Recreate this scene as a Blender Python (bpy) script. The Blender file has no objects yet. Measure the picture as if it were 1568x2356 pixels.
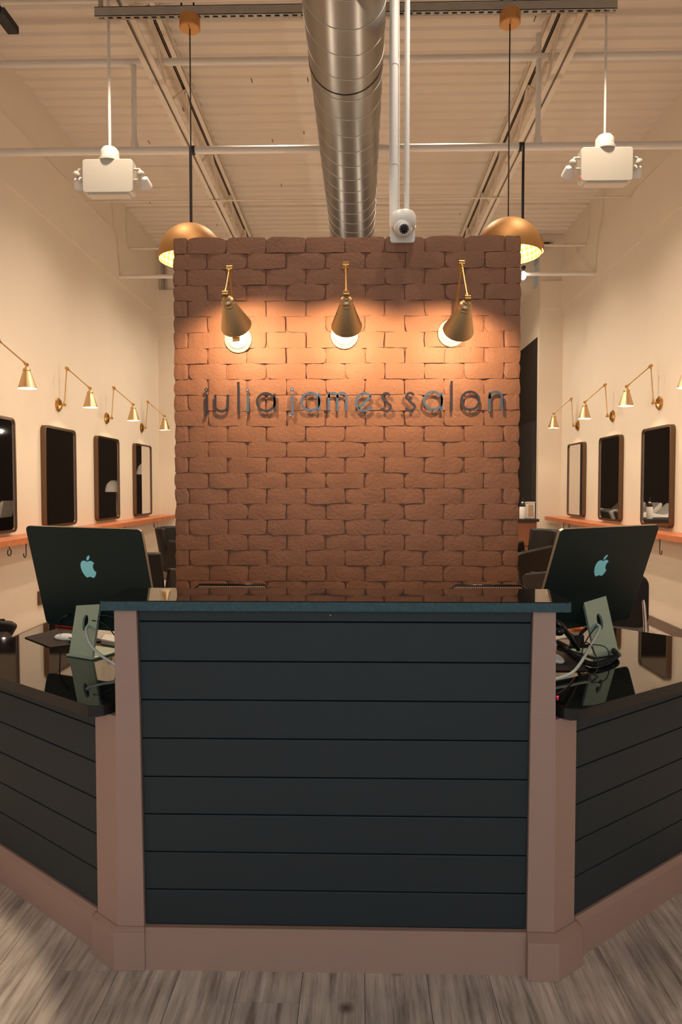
import bpy, math, random
from mathutils import Vector, Matrix
random.seed(7)
C = bpy.context.scene
COL = C.collection
PI = math.pi

# ------------------------------------------------------------------ camera, world, exposure
H = 1.40
cam_d = bpy.data.cameras.new('camera'); cam = bpy.data.objects.new('camera', cam_d); COL.objects.link(cam)
cam_d.sensor_fit = 'VERTICAL'; cam_d.sensor_height = 36.0
cam_d.lens = 36.0 * 1568.0 / 2356.0
cam_d.clip_start = 0.02
PITCH = math.atan(56 / 1568.0); YAW = math.atan(34 / 1568.0)
cam.location = (0, 0, H); cam.rotation_euler = (PI / 2 - PITCH, 0, YAW)
C.camera = cam
W = bpy.data.worlds.new('world'); C.world = W; W.use_nodes = True
W.node_tree.nodes['Background'].inputs[0].default_value = (0.80, 0.91, 1.0, 1)
W.node_tree.nodes['Background'].inputs[1].default_value = 2.3
C.view_settings.view_transform = 'Standard'; C.view_settings.look = 'None'
C.view_settings.gamma = 1; C.view_settings.use_curve_mapping = False
C.view_settings.exposure = 0.0
C.cycles.max_bounces = 8
C.cycles.sample_clamp_indirect = 4.0

WARM = (1.0, 0.68, 0.38)
AMB = (1.0, 0.83, 0.65)


def light(kind, name, loc, energy, color, size=0.05, target=None, spot=None, blend=0.5, sizey=None):
    d = bpy.data.lights.new(name, kind); d.energy = energy; d.color = color
    if kind == 'AREA':
        d.size = size
        if sizey: d.shape = 'RECTANGLE'; d.size_y = sizey
    else:
        d.shadow_soft_size = size
    if kind == 'SPOT':
        d.spot_size = math.radians(spot or 90); d.spot_blend = blend
    o = bpy.data.objects.new(name, d); COL.objects.link(o); o.location = loc
    if target is not None:
        o.rotation_euler = (Vector(target) - Vector(loc)).to_track_quat('-Z', 'Y').to_euler()
    return o


# added spots without fixtures stand in for ceiling tracks, aimed down along both walls
E_SPOT = 95
for sx in (-1, 1):
    for k, y in enumerate((4.3, 6.3, 8.2, 9.7)):
        light('SPOT', 'stand_in_spot', (sx * 1.45, y, 4.40), E_SPOT, AMB, 0.06, (sx * 2.3, y, 0.6), 120, 0.9)
for y in (3.2, 5.6, 8.0):  # added centre spots, no fixtures, brighten the ceiling by floor bounce
    light('SPOT', 'stand_in_spot', (0.65, y, 4.40), 90, AMB, 0.06, (0.9, y, 0.0), 130, 0.9)
    light('SPOT', 'stand_in_spot', (-0.65, y, 4.40), 90, AMB, 0.06, (-0.9, y, 0.0), 130, 0.9)

for x in (-1.2, 1.2):  # added bare point lights behind the partition, unseen fill for the ceiling
    for y in (6.0, 9.0):
        light('POINT', 'ceiling_fill', (x, y, 2.15), 25, AMB, 0.02)
light('SPOT', 'entry_spot', (-1.9, 1.15, 4.3), 260, (1.0, 0.78, 0.55), 0.02, (-1.9, 1.15, 0), 33.4, 0.1)
# daylight enters through the shopfront opening behind the photographer (sampling portal)
po = light('AREA', 'shopfront_portal', (0, -2.55, 2.05), 1, (1, 1, 1), 4.2, (0, 2, 2.05), sizey=2.6)
po.data.cycles.is_portal = True

# ------------------------------------------------------------------ camera algebra: a point seen by the lens on a real plane
fw = Vector((-math.sin(YAW) * math.cos(PITCH), math.cos(YAW) * math.cos(PITCH), -math.sin(PITCH)))
rt = Vector((math.cos(YAW), math.sin(YAW), 0)); up = rt.cross(fw)


def ray(x, y): return fw + rt * ((x - 784) / 1568) - up * ((y - 1178) / 1568)
def onY(x, y, Y):
    r = ray(x, y); t = Y / r.y; return Vector((r.x * t, Y, H + r.z * t))
def onZ(x, y, z):
    r = ray(x, y); t = (z - H) / r.z; return Vector((r.x * t, r.y * t, z))
def onX(x, y, X):
    r = ray(x, y); t = X / r.x; return Vector((X, r.y * t, H + r.z * t))


# ------------------------------------------------------------------ materials
def mat(name, col, rough=0.5, metal=0.0, bump=0.0, bscale=200, var=0.0, vscale=3, spec=0.5, emit=None, estr=0, coat=0, coords='Position'):
    m = bpy.data.materials.new(name); m.use_nodes = True
    nt = m.node_tree; b = nt.nodes['Principled BSDF']
    b.inputs['Base Color'].default_value = (*col, 1); b.inputs['Roughness'].default_value = rough
    b.inputs['Metallic'].default_value = metal; b.inputs['Specular IOR Level'].default_value = spec
    if coat: b.inputs['Coat Weight'].default_value = coat
    if emit: b.inputs['Emission Color'].default_value = (*emit, 1); b.inputs['Emission Strength'].default_value = estr
    g = None
    if bump or var:
        g = nt.nodes.new('ShaderNodeNewGeometry')
    if var:
        n = nt.nodes.new('ShaderNodeTexNoise'); n.inputs['Scale'].default_value = vscale; n.inputs['Detail'].default_value = 5
        nt.links.new(g.outputs['Position'], n.inputs['Vector'])
        mx = nt.nodes.new('ShaderNodeMix'); mx.data_type = 'RGBA'
        mx.inputs[6].default_value = (*[c * (1 - var) for c in col], 1); mx.inputs[7].default_value = (*[min(1, c * (1 + var)) for c in col], 1)
        nt.links.new(n.outputs['Fac'], mx.inputs[0]); nt.links.new(mx.outputs[2], b.inputs['Base Color'])
    if bump:
        n2 = nt.nodes.new('ShaderNodeTexNoise'); n2.inputs['Scale'].default_value = bscale; n2.inputs['Detail'].default_value = 3
        nt.links.new(g.outputs['Position'], n2.inputs['Vector'])
        bp = nt.nodes.new('ShaderNodeBump'); bp.inputs['Strength'].default_value = bump; bp.inputs['Distance'].default_value = 0.004
        nt.links.new(n2.outputs['Fac'], bp.inputs['Height']); nt.links.new(bp.outputs[0], b.inputs['Normal'])
    return m


M = {}
M['wall'] = mat('wall_paint', (0.76, 0.66, 0.53), 0.75, bump=0.15, bscale=180, var=0.03)
M['deck'] = mat('deck_paint', (0.74, 0.64, 0.53), 0.7, var=0.06, vscale=1.2)
M['steel_paint'] = mat('painted_steel', (0.72, 0.62, 0.50), 0.55, var=0.05)
M['pipe_white'] = mat('white_pipe_paint', (0.74, 0.68, 0.60), 0.45)
M['conduit'] = mat('white_conduit', (0.80, 0.78, 0.75), 0.45)
M['brick'] = mat('painted_brick', (0.28, 0.122, 0.064), 0.6, bump=0.6, bscale=75, var=0.06, vscale=9)
M['post'] = mat('taupe_trim_paint', (0.42, 0.262, 0.205), 0.5, bump=0.08, bscale=400, var=0.03)
M['board'] = mat('black_shiplap_paint', (0.025, 0.034, 0.038), 0.5, spec=0.28, bump=0.08, bscale=250, var=0.08, vscale=2)
M['granite'] = mat('black_granite', (0.006, 0.006, 0.006), 0.035, spec=0.65, var=0.3, vscale=300)
M['sheen_edge'] = mat('blue_sheen_granite_edge', (0.020, 0.072, 0.088), 0.33, bump=0.6, bscale=320, var=0.5, vscale=90)  # blue daylight sheen painted into the ledge edge colour
M['wing_edge'] = mat('dark_granite_edge', (0.010, 0.011, 0.012), 0.3, bump=0.3, bscale=320)  # darker edge copy for the wings, sheen left out
M['brass'] = mat('aged_brass', (0.62, 0.36, 0.12), 0.30, 1.0)
M['brass_brushed'] = mat('brushed_brass_shade', (0.66, 0.46, 0.25), 0.42, 1.0)
M['shade_in'] = mat('shade_inner_white', (0.9, 0.85, 0.75), 0.5)
M['plate_glare'] = mat('glare_brass_plate', (0.95, 0.84, 0.62), 0.3, 0.25)  # lamp glare painted in, colour raised to near white
M['bulb'] = mat('bulb_glass', (1, 0.9, 0.7), 0.3, emit=(1, 0.72, 0.40), estr=10)
M['dome'] = mat('dome_brass', (0.42, 0.21, 0.065), 0.55, 0.6)
M['canopy'] = mat('canopy_brass', (0.55, 0.26, 0.08), 0.5, 0.5)
M['cord'] = mat('black_cord', (0.012, 0.010, 0.009), 0.5)
M['galv'] = mat('galvanised_duct', (0.27, 0.25, 0.225), 0.33, 0.9, var=0.12, vscale=4)
M['seam'] = mat('duct_seam', (0.62, 0.58, 0.52), 0.45, 0.4)
M['strut'] = mat('galvanised_strut', (0.38, 0.345, 0.29), 0.5, 0.5, var=0.2, vscale=8)
M['dark'] = mat('dark_slot', (0.02, 0.015, 0.012), 0.8)
M['mirror'] = mat('mirror_glass', (0.88, 0.88, 0.88), 0.015, 1.0)
M['frame'] = mat('bronze_mirror_frame', (0.16, 0.095, 0.055), 0.33, 0.75)
M['shelf'] = mat('red_cedar_shelf', (0.60, 0.20, 0.085), 0.42, var=0.3, vscale=14, bump=0.1)
M['leather'] = mat('black_leather', (0.008, 0.006, 0.005), 0.5, spec=0.3, bump=0.1, bscale=300)
M['brownleather'] = mat('dark_brown_vinyl', (0.012, 0.007, 0.004), 0.5, spec=0.3)
M['fabric'] = mat('black_fabric', (0.010, 0.008, 0.008), 0.85)
M['chrome'] = mat('chrome', (0.75, 0.70, 0.65), 0.12, 1.0)
M['imac'] = mat('dark_green_aluminium', (0.010, 0.028, 0.030), 0.34, 0.55)
M['imac_rim'] = mat('aluminium_rim', (0.40, 0.36, 0.28), 0.3, 0.9)
M['logo'] = mat('teal_logo', (0.36, 0.95, 1.0), 0.3, 0.0)
M['stand'] = mat('pale_green_aluminium', (0.42, 0.55, 0.46), 0.36, 0.5)
M['screen'] = mat('black_screen', (0.01, 0.01, 0.012), 0.08)
M['white'] = mat('white_plastic', (0.80, 0.78, 0.74), 0.35)
M['offwhite'] = mat('ivory_plastic', (0.60, 0.55, 0.46), 0.5)
M['cable'] = mat('pale_green_cable', (0.62, 0.72, 0.66), 0.5)
M['rubber'] = mat('black_rubber', (0.012, 0.011, 0.011), 0.55)
M['gloss_black'] = mat('gloss_black_plastic', (0.008, 0.008, 0.010), 0.1)
M['pad'] = mat('mouse_pad_cloth', (0.022, 0.014, 0.010), 0.9)
M['red'] = mat('red_plastic', (0.50, 0.03, 0.02), 0.4)
M['led'] = mat('red_led', (0.9, 0.02, 0.05), 0.4, emit=(1, 0.02, 0.06), estr=2)
M['orange'] = mat('orange_wax', (0.85, 0.25, 0.04), 0.4)
M['letter_dark'] = mat('dark_bronze_letter', (0.045, 0.032, 0.028), 0.22, 0.7)
M['letter_steel'] = mat('steel_blue_letter', (0.085, 0.115, 0.14), 0.3, 0.6)
M['cabinet'] = mat('red_brown_wood', (0.22, 0.075, 0.03), 0.5, var=0.3, vscale=6)
M['darkwall'] = mat('dark_wall_paint', (0.020, 0.013, 0.009), 0.7)
M['baseboard'] = mat('taupe_baseboard', (0.17, 0.12, 0.09), 0.5)
M['ceramic'] = mat('white_ceramic', (0.82, 0.80, 0.76), 0.15)
M['acrylic'] = mat('clear_acrylic', (0.80, 0.72, 0.64), 0.12)
M['screenglow'] = mat('lit_globe', (1, 1, 1), 0.3, emit=(1, 0.98, 0.93), estr=9)


def floor_mat():
    m = bpy.data.materials.new('grey_oak_planks'); m.use_nodes = True; nt = m.node_tree; b = nt.nodes['Principled BSDF']
    g = nt.nodes.new('ShaderNodeNewGeometry'); oi = nt.nodes.new('ShaderNodeObjectInfo')
    mp = nt.nodes.new('ShaderNodeMapping'); mp.inputs['Scale'].default_value = (44, 2.6, 1)
    add = nt.nodes.new('ShaderNodeVectorMath'); add.operation = 'ADD'
    sc = nt.nodes.new('ShaderNodeVectorMath'); sc.operation = 'SCALE'; sc.inputs['Scale'].default_value = 37.0
    cx = nt.nodes.new('ShaderNodeCombineXYZ')
    nt.links.new(oi.outputs['Random'], cx.inputs[1]); nt.links.new(oi.outputs['Random'], cx.inputs[0])
    nt.links.new(cx.outputs[0], sc.inputs[0]); nt.links.new(g.outputs['Position'], add.inputs[0]); nt.links.new(sc.outputs[0], add.inputs[1])
    nt.links.new(add.outputs[0], mp.inputs[0])
    n = nt.nodes.new('ShaderNodeTexNoise'); n.inputs['Scale'].default_value = 1.0; n.inputs['Detail'].default_value = 9; n.inputs['Roughness'].default_value = 0.68
    nt.links.new(mp.outputs[0], n.inputs['Vector'])
    n2 = nt.nodes.new('ShaderNodeTexNoise'); n2.inputs['Scale'].default_value = 4.5; n2.inputs['Detail'].default_value = 2
    nt.links.new(add.outputs[0], n2.inputs['Vector'])
    r = nt.nodes.new('ShaderNodeValToRGB'); e = r.color_ramp.elements
    e[0].position = 0.30; e[0].color = (0.20, 0.165, 0.148, 1); e[1].position = 0.74; e[1].color = (0.95, 0.87, 0.81, 1)
    x = r.color_ramp.elements.new(0.5); x.color = (0.64, 0.57, 0.525, 1)
    nt.links.new(n.outputs['Fac'], r.inputs[0])
    mx = nt.nodes.new('ShaderNodeMix'); mx.data_type = 'RGBA'; mx.blend_type = 'MULTIPLY'; mx.inputs[0].default_value = 0.8
    r2 = nt.nodes.new('ShaderNodeValToRGB'); e = r2.color_ramp.elements
    e[0].position = 0.32; e[0].color = (0.55, 0.52, 0.50, 1); e[1].position = 0.66; e[1].color = (1.05, 1.0, 0.92, 1)
    nt.links.new(n2.outputs['Fac'], r2.inputs[0])
    nt.links.new(r.outputs[0], mx.inputs[6]); nt.links.new(r2.outputs[0], mx.inputs[7])
    # knots
    v = nt.nodes.new('ShaderNodeTexVoronoi'); v.inputs['Scale'].default_value = 3.2
    nt.links.new(add.outputs[0], v.inputs['Vector'])
    r3 = nt.nodes.new('ShaderNodeValToRGB'); e = r3.color_ramp.elements
    e[0].position = 0.02; e[0].color = (0.28, 0.22, 0.2, 1); e[1].position = 0.09; e[1].color = (1, 1, 1, 1)
    nt.links.new(v.outputs['Distance'], r3.inputs[0])
    mx2 = nt.nodes.new('ShaderNodeMix'); mx2.data_type = 'RGBA'; mx2.blend_type = 'MULTIPLY'; mx2.inputs[0].default_value = 1
    nt.links.new(mx.outputs[2], mx2.inputs[6]); nt.links.new(r3.outputs[0], mx2.inputs[7])
    nt.links.new(mx2.outputs[2], b.inputs['Base Color'])
    b.inputs['Roughness'].default_value = 0.5
    bp = nt.nodes.new('ShaderNodeBump'); bp.inputs['Strength'].default_value = 0.25; bp.inputs['Distance'].default_value = 0.002
    nt.links.new(n.outputs['Fac'], bp.inputs['Height']); nt.links.new(bp.outputs[0], b.inputs['Normal'])
    return m


def pattern_mat(name, base, hole, scale, rough=0.5, emit=0, polar=False):
    """woven cane / perforated metal: dark round holes on a regular lattice, in object space"""
    m = bpy.data.materials.new(name); m.use_nodes = True; nt = m.node_tree; b = nt.nodes['Principled BSDF']
    tc = nt.nodes.new('ShaderNodeTexCoord'); sx = nt.nodes.new('ShaderNodeSeparateXYZ')
    nt.links.new(tc.outputs['UV' if polar else 'Object'], sx.inputs[0])
    prod = None
    for ax in ((0, 1) if polar else (0, 2)):
        ml = nt.nodes.new('ShaderNodeMath'); ml.operation = 'MULTIPLY'; ml.inputs[1].default_value = scale if not isinstance(scale, tuple) else scale[0 if ax == 0 else 1]
        nt.links.new(sx.outputs[ax], ml.inputs[0])
        s = nt.nodes.new('ShaderNodeMath'); s.operation = 'SINE'; nt.links.new(ml.outputs[0], s.inputs[0])
        a = nt.nodes.new('ShaderNodeMath'); a.operation = 'ABSOLUTE'; nt.links.new(s.outputs[0], a.inputs[0])
        if prod is None: prod = a
        else:
            p = nt.nodes.new('ShaderNodeMath'); p.operation = 'MULTIPLY'
            nt.links.new(prod.outputs[0], p.inputs[0]); nt.links.new(a.outputs[0], p.inputs[1]); prod = p
    gt = nt.nodes.new('ShaderNodeMath'); gt.operation = 'GREATER_THAN'; gt.inputs[1].default_value = 0.45
    nt.links.new(prod.outputs[0], gt.inputs[0])
    mx = nt.nodes.new('ShaderNodeMix'); mx.data_type = 'RGBA'; mx.inputs[6].default_value = (*base, 1); mx.inputs[7].default_value = (*hole, 1)
    nt.links.new(gt.outputs[0], mx.inputs[0]); nt.links.new(mx.outputs[2], b.inputs['Base Color']); b.inputs['Roughness'].default_value = rough
    return m


M['floor'] = floor_mat()
M['cane'] = pattern_mat('woven_cane', (0.78, 0.42, 0.20), (0.10, 0.04, 0.02), 2 * PI / 0.020)
M['liner'] = pattern_mat('perforated_liner', (0.85, 0.52, 0.2), (0.30, 0.12, 0.03), (2 * PI * 16, 2 * PI * 5), polar=True)
M['keys'] = pattern_mat('keyboard_keys', (0.55, 0.42, 0.33), (0.80, 0.72, 0.64), 1.0)

# ------------------------------------------------------------------ mesh helpers
ORG = {}


class MB:
    def __init__(s): s.v = []; s.f = []; s.uv = None
    def add(s, vs, fs):
        n = len(s.v); s.v += [Vector(v) for v in vs]; s.f += [tuple(i + n for i in f) for f in fs]; return s
    def box(s, c, d, rz=0.0, mtx=None):
        x, y, z = [a / 2 for a in d]
        vs = [Vector((i * x, j * y, k * z)) for i in (-1, 1) for j in (-1, 1) for k in (-1, 1)]
        R = mtx if mtx is not None else Matrix.Rotation(rz, 3, 'Z')
        vs = [R @ v + Vector(c) for v in vs]
        return s.add(vs, [(0, 1, 3, 2), (4, 6, 7, 5), (0, 4, 5, 1), (2, 3, 7, 6), (0, 2, 6, 4), (1, 5, 7, 3)])
    def b2(s, lo, hi):
        return s.box([(a + b) / 2 for a, b in zip(lo, hi)], [abs(b - a) for a, b in zip(lo, hi)])
    def prism(s, poly, z0, z1, top=None):
        """poly counter-clockwise in XY"""
        n = len(poly); top = top or poly
        vs = [(x, y, z0) for x, y in poly] + [(x, y, z1) for x, y in top]
        fs = [tuple(range(n - 1, -1, -1)), tuple(range(n, 2 * n))] + [(i, (i + 1) % n, n + (i + 1) % n, n + i) for i in range(n)]
        return s.add(vs, fs)
    def extr(s, poly, o, ux, uz, depth):
        """polygon (a,b) in the plane (ux,uz) at o, extruded by vector depth"""
        o, ux, uz, depth = Vector(o), Vector(ux), Vector(uz), Vector(depth); n = len(poly)
        vs = [o + ux * a + uz * b for a, b in poly]; vs += [v + depth for v in vs]
        fs = [tuple(range(n)), tuple(range(2 * n - 1, n - 1, -1))] + [(i, n + i, n + (i + 1) % n, (i + 1) % n) for i in range(n)]
        return s.add(vs, fs)
    def tube(s, pts, r, n=10, closed=False, cap=True):
        pts = [Vector(p) for p in pts]; m = len(pts); rs = r if isinstance(r, (list, tuple)) else [r] * m
        t0 = (pts[1] - pts[0]).normalized(); a = t0.orthogonal().normalized(); base = len(s.v)
        for i, p in enumerate(pts):
            if closed: t = (pts[(i + 1) % m] - pts[i - 1]).normalized()
            else: t = (pts[min(i + 1, m - 1)] - pts[max(i - 1, 0)]).normalized()
            a = (a - t * a.dot(t)); a = a.normalized() if a.length > 1e-6 else t.orthogonal().normalized(); b = t.cross(a)
            s.v += [p + (a * math.cos(2 * PI * k / n) + b * math.sin(2 * PI * k / n)) * rs[i] for k in range(n)]
        for i in range(m if closed else m - 1):
            j = (i + 1) % m
            for k in range(n):
                l = (k + 1) % n
                s.f.append((base + i * n + k, base + i * n + l, base + j * n + l, base + j * n + k))
        if cap and not closed:
            s.f.append(tuple(base + k for k in range(n - 1, -1, -1))); s.f.append(tuple(base + (m - 1) * n + k for k in range(n)))
        return s
    def cyl(s, p0, p1, r, n=16): return s.tube([p0, p1], r, n)
    def lathe(s, prof, o, ax=(0, 0, 1), n=28, uv=False):
        """prof: list of (r, h) along axis ax from o"""
        o, ax = Vector(o), Vector(ax).normalized(); a = ax.orthogonal().normalized(); b = ax.cross(a); base = len(s.v)
        for r, h in prof:
            s.v += [o + ax * h + (a * math.cos(2 * PI * k / n) + b * math.sin(2 * PI * k / n)) * max(r, 1e-4) for k in range(n)]
        for i in range(len(prof) - 1):
            for k in range(n):
                l = (k + 1) % n
                s.f.append((base + i * n + k, base + i * n + l, base + (i + 1) * n + l, base + (i + 1) * n + k))
                if uv:
                    if s.uv is None: s.uv = []
                    s.uv.append([(k / n, i / len(prof)), ((k + 1) / n, i / len(prof)), ((k + 1) / n, (i + 1) / len(prof)), (k / n, (i + 1) / len(prof))])
        return s
    def ball(s, c, r, n=14, sc=(1, 1, 1)):
        m = n // 2; prof = []; base = len(s.v); c = Vector(c)
        for i in range(m + 1):
            th = PI * i / m
            s.v += [c + Vector((r * math.sin(th) * math.cos(2 * PI * k / n) * sc[0], r * math.sin(th) * math.sin(2 * PI * k / n) * sc[1], -r * math.cos(th) * sc[2])) for k in range(n)]
        for i in range(m):
            for k in range(n):
                l = (k + 1) % n
                s.f.append((base + i * n + k, base + i * n + l, base + (i + 1) * n + l, base + (i + 1) * n + k))
        return s
    def build(s, name, m, parent=None, bevel=0, smooth=0, local=False):
        me = bpy.data.meshes.new(name)
        if parent is not None:
            org = ORG.get(parent, Vector((0, 0, 0)))
        else:
            xs = [v.x for v in s.v]; ys = [v.y for v in s.v]; zs = [v.z for v in s.v]
            org = Vector(((min(xs) + max(xs)) / 2, (min(ys) + max(ys)) / 2, min(zs)))
        me.from_pydata([v - org for v in s.v], [], s.f)
        if s.uv and len(s.uv) == len(s.f):
            l = me.uv_layers.new(name='UVMap'); i = 0
            for u in s.uv:
                for c in u: l.data[i].uv = c; i += 1
        me.validate(); me.update()
        import bmesh
        bm = bmesh.new(); bm.from_mesh(me); bmesh.ops.remove_doubles(bm, verts=bm.verts, dist=1e-5); bmesh.ops.recalc_face_normals(bm, faces=bm.faces); bm.to_mesh(me); bm.free()
        if smooth:
            for p in me.polygons: p.use_smooth = True
            me.set_sharp_from_angle(angle=math.radians(smooth))
        me.materials.append(m)
        o = bpy.data.objects.new(name, me); COL.objects.link(o)
        if parent is not None: o.parent = parent; ORG[o] = org
        else: o.location = org; ORG[o] = org
        if bevel:
            b = o.modifiers.new('bevel', 'BEVEL'); b.width = bevel; b.segments = 2; b.limit_method = 'ANGLE'; b.angle_limit = math.radians(40)
        return o


def tag(o, label=None, cat=None, group=None, kind=None):
    if label: o['label'] = label
    if cat: o['category'] = cat
    if group: o['group'] = group
    if kind: o['kind'] = kind
    return o


def thing(name, loc, label, cat, group=None, rz=0.0, local=False, kind=None):
    o = bpy.data.objects.new(name, None); COL.objects.link(o); o.empty_display_size = 0.1
    o.location = loc; o.rotation_euler = (0, 0, rz)
    ORG[o] = Vector((0, 0, 0)) if local else Vector(loc)
    return tag(o, label, cat, group, kind)


def struct(o, label=None): return tag(o, label, None, None, 'structure')


def copy_tree(o, parent=None):
    c = o.copy(); COL.objects.link(c)
    if parent is not None: c.parent = parent
    for ch in [x for x in o.children]: copy_tree(ch, c)
    return c


def rrect(w, h, r, n=5, cx=0, cy=0):
    pts = []
    for sx, sy, a0 in ((1, 1, 0), (-1, 1, 90), (-1, -1, 180), (1, -1, 270)):
        for i in range(n + 1):
            a = math.radians(a0 + 90 * i / n)
            pts.append((cx + sx * (w / 2 - r) + r * math.cos(a), cy + sy * (h / 2 - r) + r * math.sin(a)))
    return pts


def spline(pts, n=8):
    pts = [Vector(p) for p in pts]; out = []
    P = [pts[0] * 2 - pts[1]] + pts + [pts[-1] * 2 - pts[-2]]
    for i in range(1, len(P) - 2):
        for k in range(n):
            t = k / n; a, b, c, d = P[i - 1], P[i], P[i + 1], P[i + 2]
            out.append(0.5 * ((2 * b) + (c - a) * t + (2 * a - 5 * b + 4 * c - d) * t * t + (3 * b - a - 3 * c + d) * t ** 3))
    out.append(pts[-1]); return out


# ------------------------------------------------------------------ the setting
WX = 3.0; DECK = 5.06; YL = 10.36; YR = 10.03; YB = 14.0; YF = -2.6
fl = struct(MB().b2((-3.1, YF, -0.12), (3.1, YB, -0.012)).build('floor', M['floor']))
PW = 0.178; PL = 1.30
pm = MB().b2((-PW / 2 + 0.0007, -PL / 2 + 0.0007, -0.012), (PW / 2 - 0.0007, PL / 2 - 0.0007, 0)).build('plank', M['floor'], fl)
first = True; n_pl = 0
for i in range(34):
    off = (i * 0.47) % PL
    for j in range(9):
        x = -3.0 + PW * (i + 0.5); y = -0.25 + PL * (j + 0.5) - off
        if y > 10.4 or n_pl >= 298: continue
        if first: o = pm; first = False
        else: o = pm.copy(); COL.objects.link(o); o.parent = fl
        o.location = Vector((x, y, 0)) - ORG[fl]; n_pl += 1
ORG[pm] = Vector((0, 0, 0))
pm.data.transform(Matrix.Translation(ORG[fl]))

# corrugated steel roof deck
prof = []
y = YF; p = 0.152
while y < 10.5:
    prof += [(y, DECK), (y + 0.055, DECK), (y + 0.075, DECK + 0.02), (y + 0.132, DECK + 0.02)]; y += p
vs = [(x, a, b) for x in (-3.1, 3.1) for a, b in prof]; n = len(prof)
ce = MB().add(vs, [(i, i + 1, n + i + 1, n + i) for i in range(n - 1)])
ce.b2((-3.1, YF, DECK + 0.045), (3.1, YB, DECK + 0.10))
ceil_ = struct(ce.build('ceiling', M['deck']))
rc = random.Random(11); cl = MB()
for k in range(34):
    x = rc.uniform(-2.7, 2.7); yk = YF + 0.152 * rc.randint(46, 80) + 0.027
    cl.b2((x - 0.003, yk - 0.03, DECK - 0.006), (x + 0.003, yk + 0.03, DECK))
cl = cl.build('deck_clip', M['frame'], ceil_); cl['kind'] = 'stuff'
wf = MB().b2((-WX, YF - 0.1, 0), (WX, YF, 0.75)); wf.b2((-WX, YF - 0.1, 3.35), (WX, YF, DECK)); wf.b2((-WX, YF - 0.1, 0.75), (-2.1, YF, 3.35)); wf.b2((2.1, YF - 0.1, 0.75), (WX, YF, 3.35))  # unseen front wall, opening shaped to narrow and raise the daylight
struct(wf.build('wall_front_unseen', M['wall']))
struct(MB().b2((-WX - 0.12, YF, 0), (-WX, YB, DECK + 0.1)).build('wall_left', M['wall']))
struct(MB().b2((WX, YF, 0), (WX + 0.12, YB, DECK + 0.1)).build('wall_right', M['wall']))
# raised bulkhead bands along both side walls, turning the corner onto the back wall
for nm, x0, x1, yy in (('trim_1', -WX, -WX + 0.030, YL), ('trim_2', WX - 0.030, WX, YR)):
    struct(MB().b2((x0, YF, 3.99), (x1, yy, 4.56)).build(nm, M['wall']))
wb = MB().b2((-WX, YL, 0), (-2.66, YL + 0.1, DECK)); wb.b2((2.66, YR, 0), (WX, YR + 0.1, DECK)); wb.b2((-2.66, YL, 4.36), (2.66, YL + 0.1, DECK))
struct(wb.build('wall_back', M['wall']))
tb = MB().b2((-WX + 0.030, YL - 0.03, 3.99), (-2.66, YL, 4.38)); tb.b2((2.66, YR - 0.03, 3.99), (WX - 0.030, YR, 4.38))
struct(tb.build('trim_3', M['wall']))
# dark shampoo room beyond the opening
dk = MB().b2((2.66, YR + 0.1, 0), (2.70, YB, 3.61)); dk.b2((-2.73, YL + 0.1, 0), (-2.66, YB, 3.61)); dk.b2((-2.66, YB - 0.1, 0), (2.66, YB, 3.61))
struct(dk.build('wall_shampoo_room', M['darkwall']))
up_ = MB().b2((2.66, YR + 0.1, 3.61), (2.70, YB, 4.36)); up_.b2((-2.73, YL + 0.1, 3.61), (-2.66, YB, 4.36)); up_.b2((-2.66, YB - 0.1, 3.61), (2.66, YB, 4.36))
struct(up_.build('wall_shampoo_room_upper', M['wall']))
struct(MB().b2((-2.73, YL + 0.1, 4.36), (2.70, YB, 4.42)).build('ceiling_shampoo_room', M['wall']))
struct(MB().b2((2.60, YR + 0.10, 0), (2.66, YR + 0.9, 2.38)).build('door_1', M['dark']))
struct(MB().b2((-WX, YF, 0), (-WX + 0.015, YL, 0.10)).build('baseboard_left', M['baseboard'], bevel=0.004))
struct(MB().b2((WX - 0.015, YF, 0), (WX, YR, 0.10)).build('baseboard_right', M['baseboard'], bevel=0.004))
bb = MB().b2((-WX, YL - 0.015, 0), (-2.66, YL, 0.10)); bb.b2((2.66, YR - 0.015, 0), (WX, YR, 0.10))
struct(bb.build('baseboard_back', M['baseboard']))

# ------------------------------------------------------------------ brick partition
BY = 3.5; BX0, BX1 = -0.9355, 0.836; BT = 2.671; CO = 0.0797; BP = 0.2012
core = MB().b2((BX0 + 0.006, BY + 0.012, 0), (BX1 - 0.006, BY + 0.19, BT - 0.008)).build('wall_brick_partition', M['brick'])
struct(core, 'mortar core of the painted brick partition')
ROWS = 33
rnd = random.Random(3)


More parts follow.
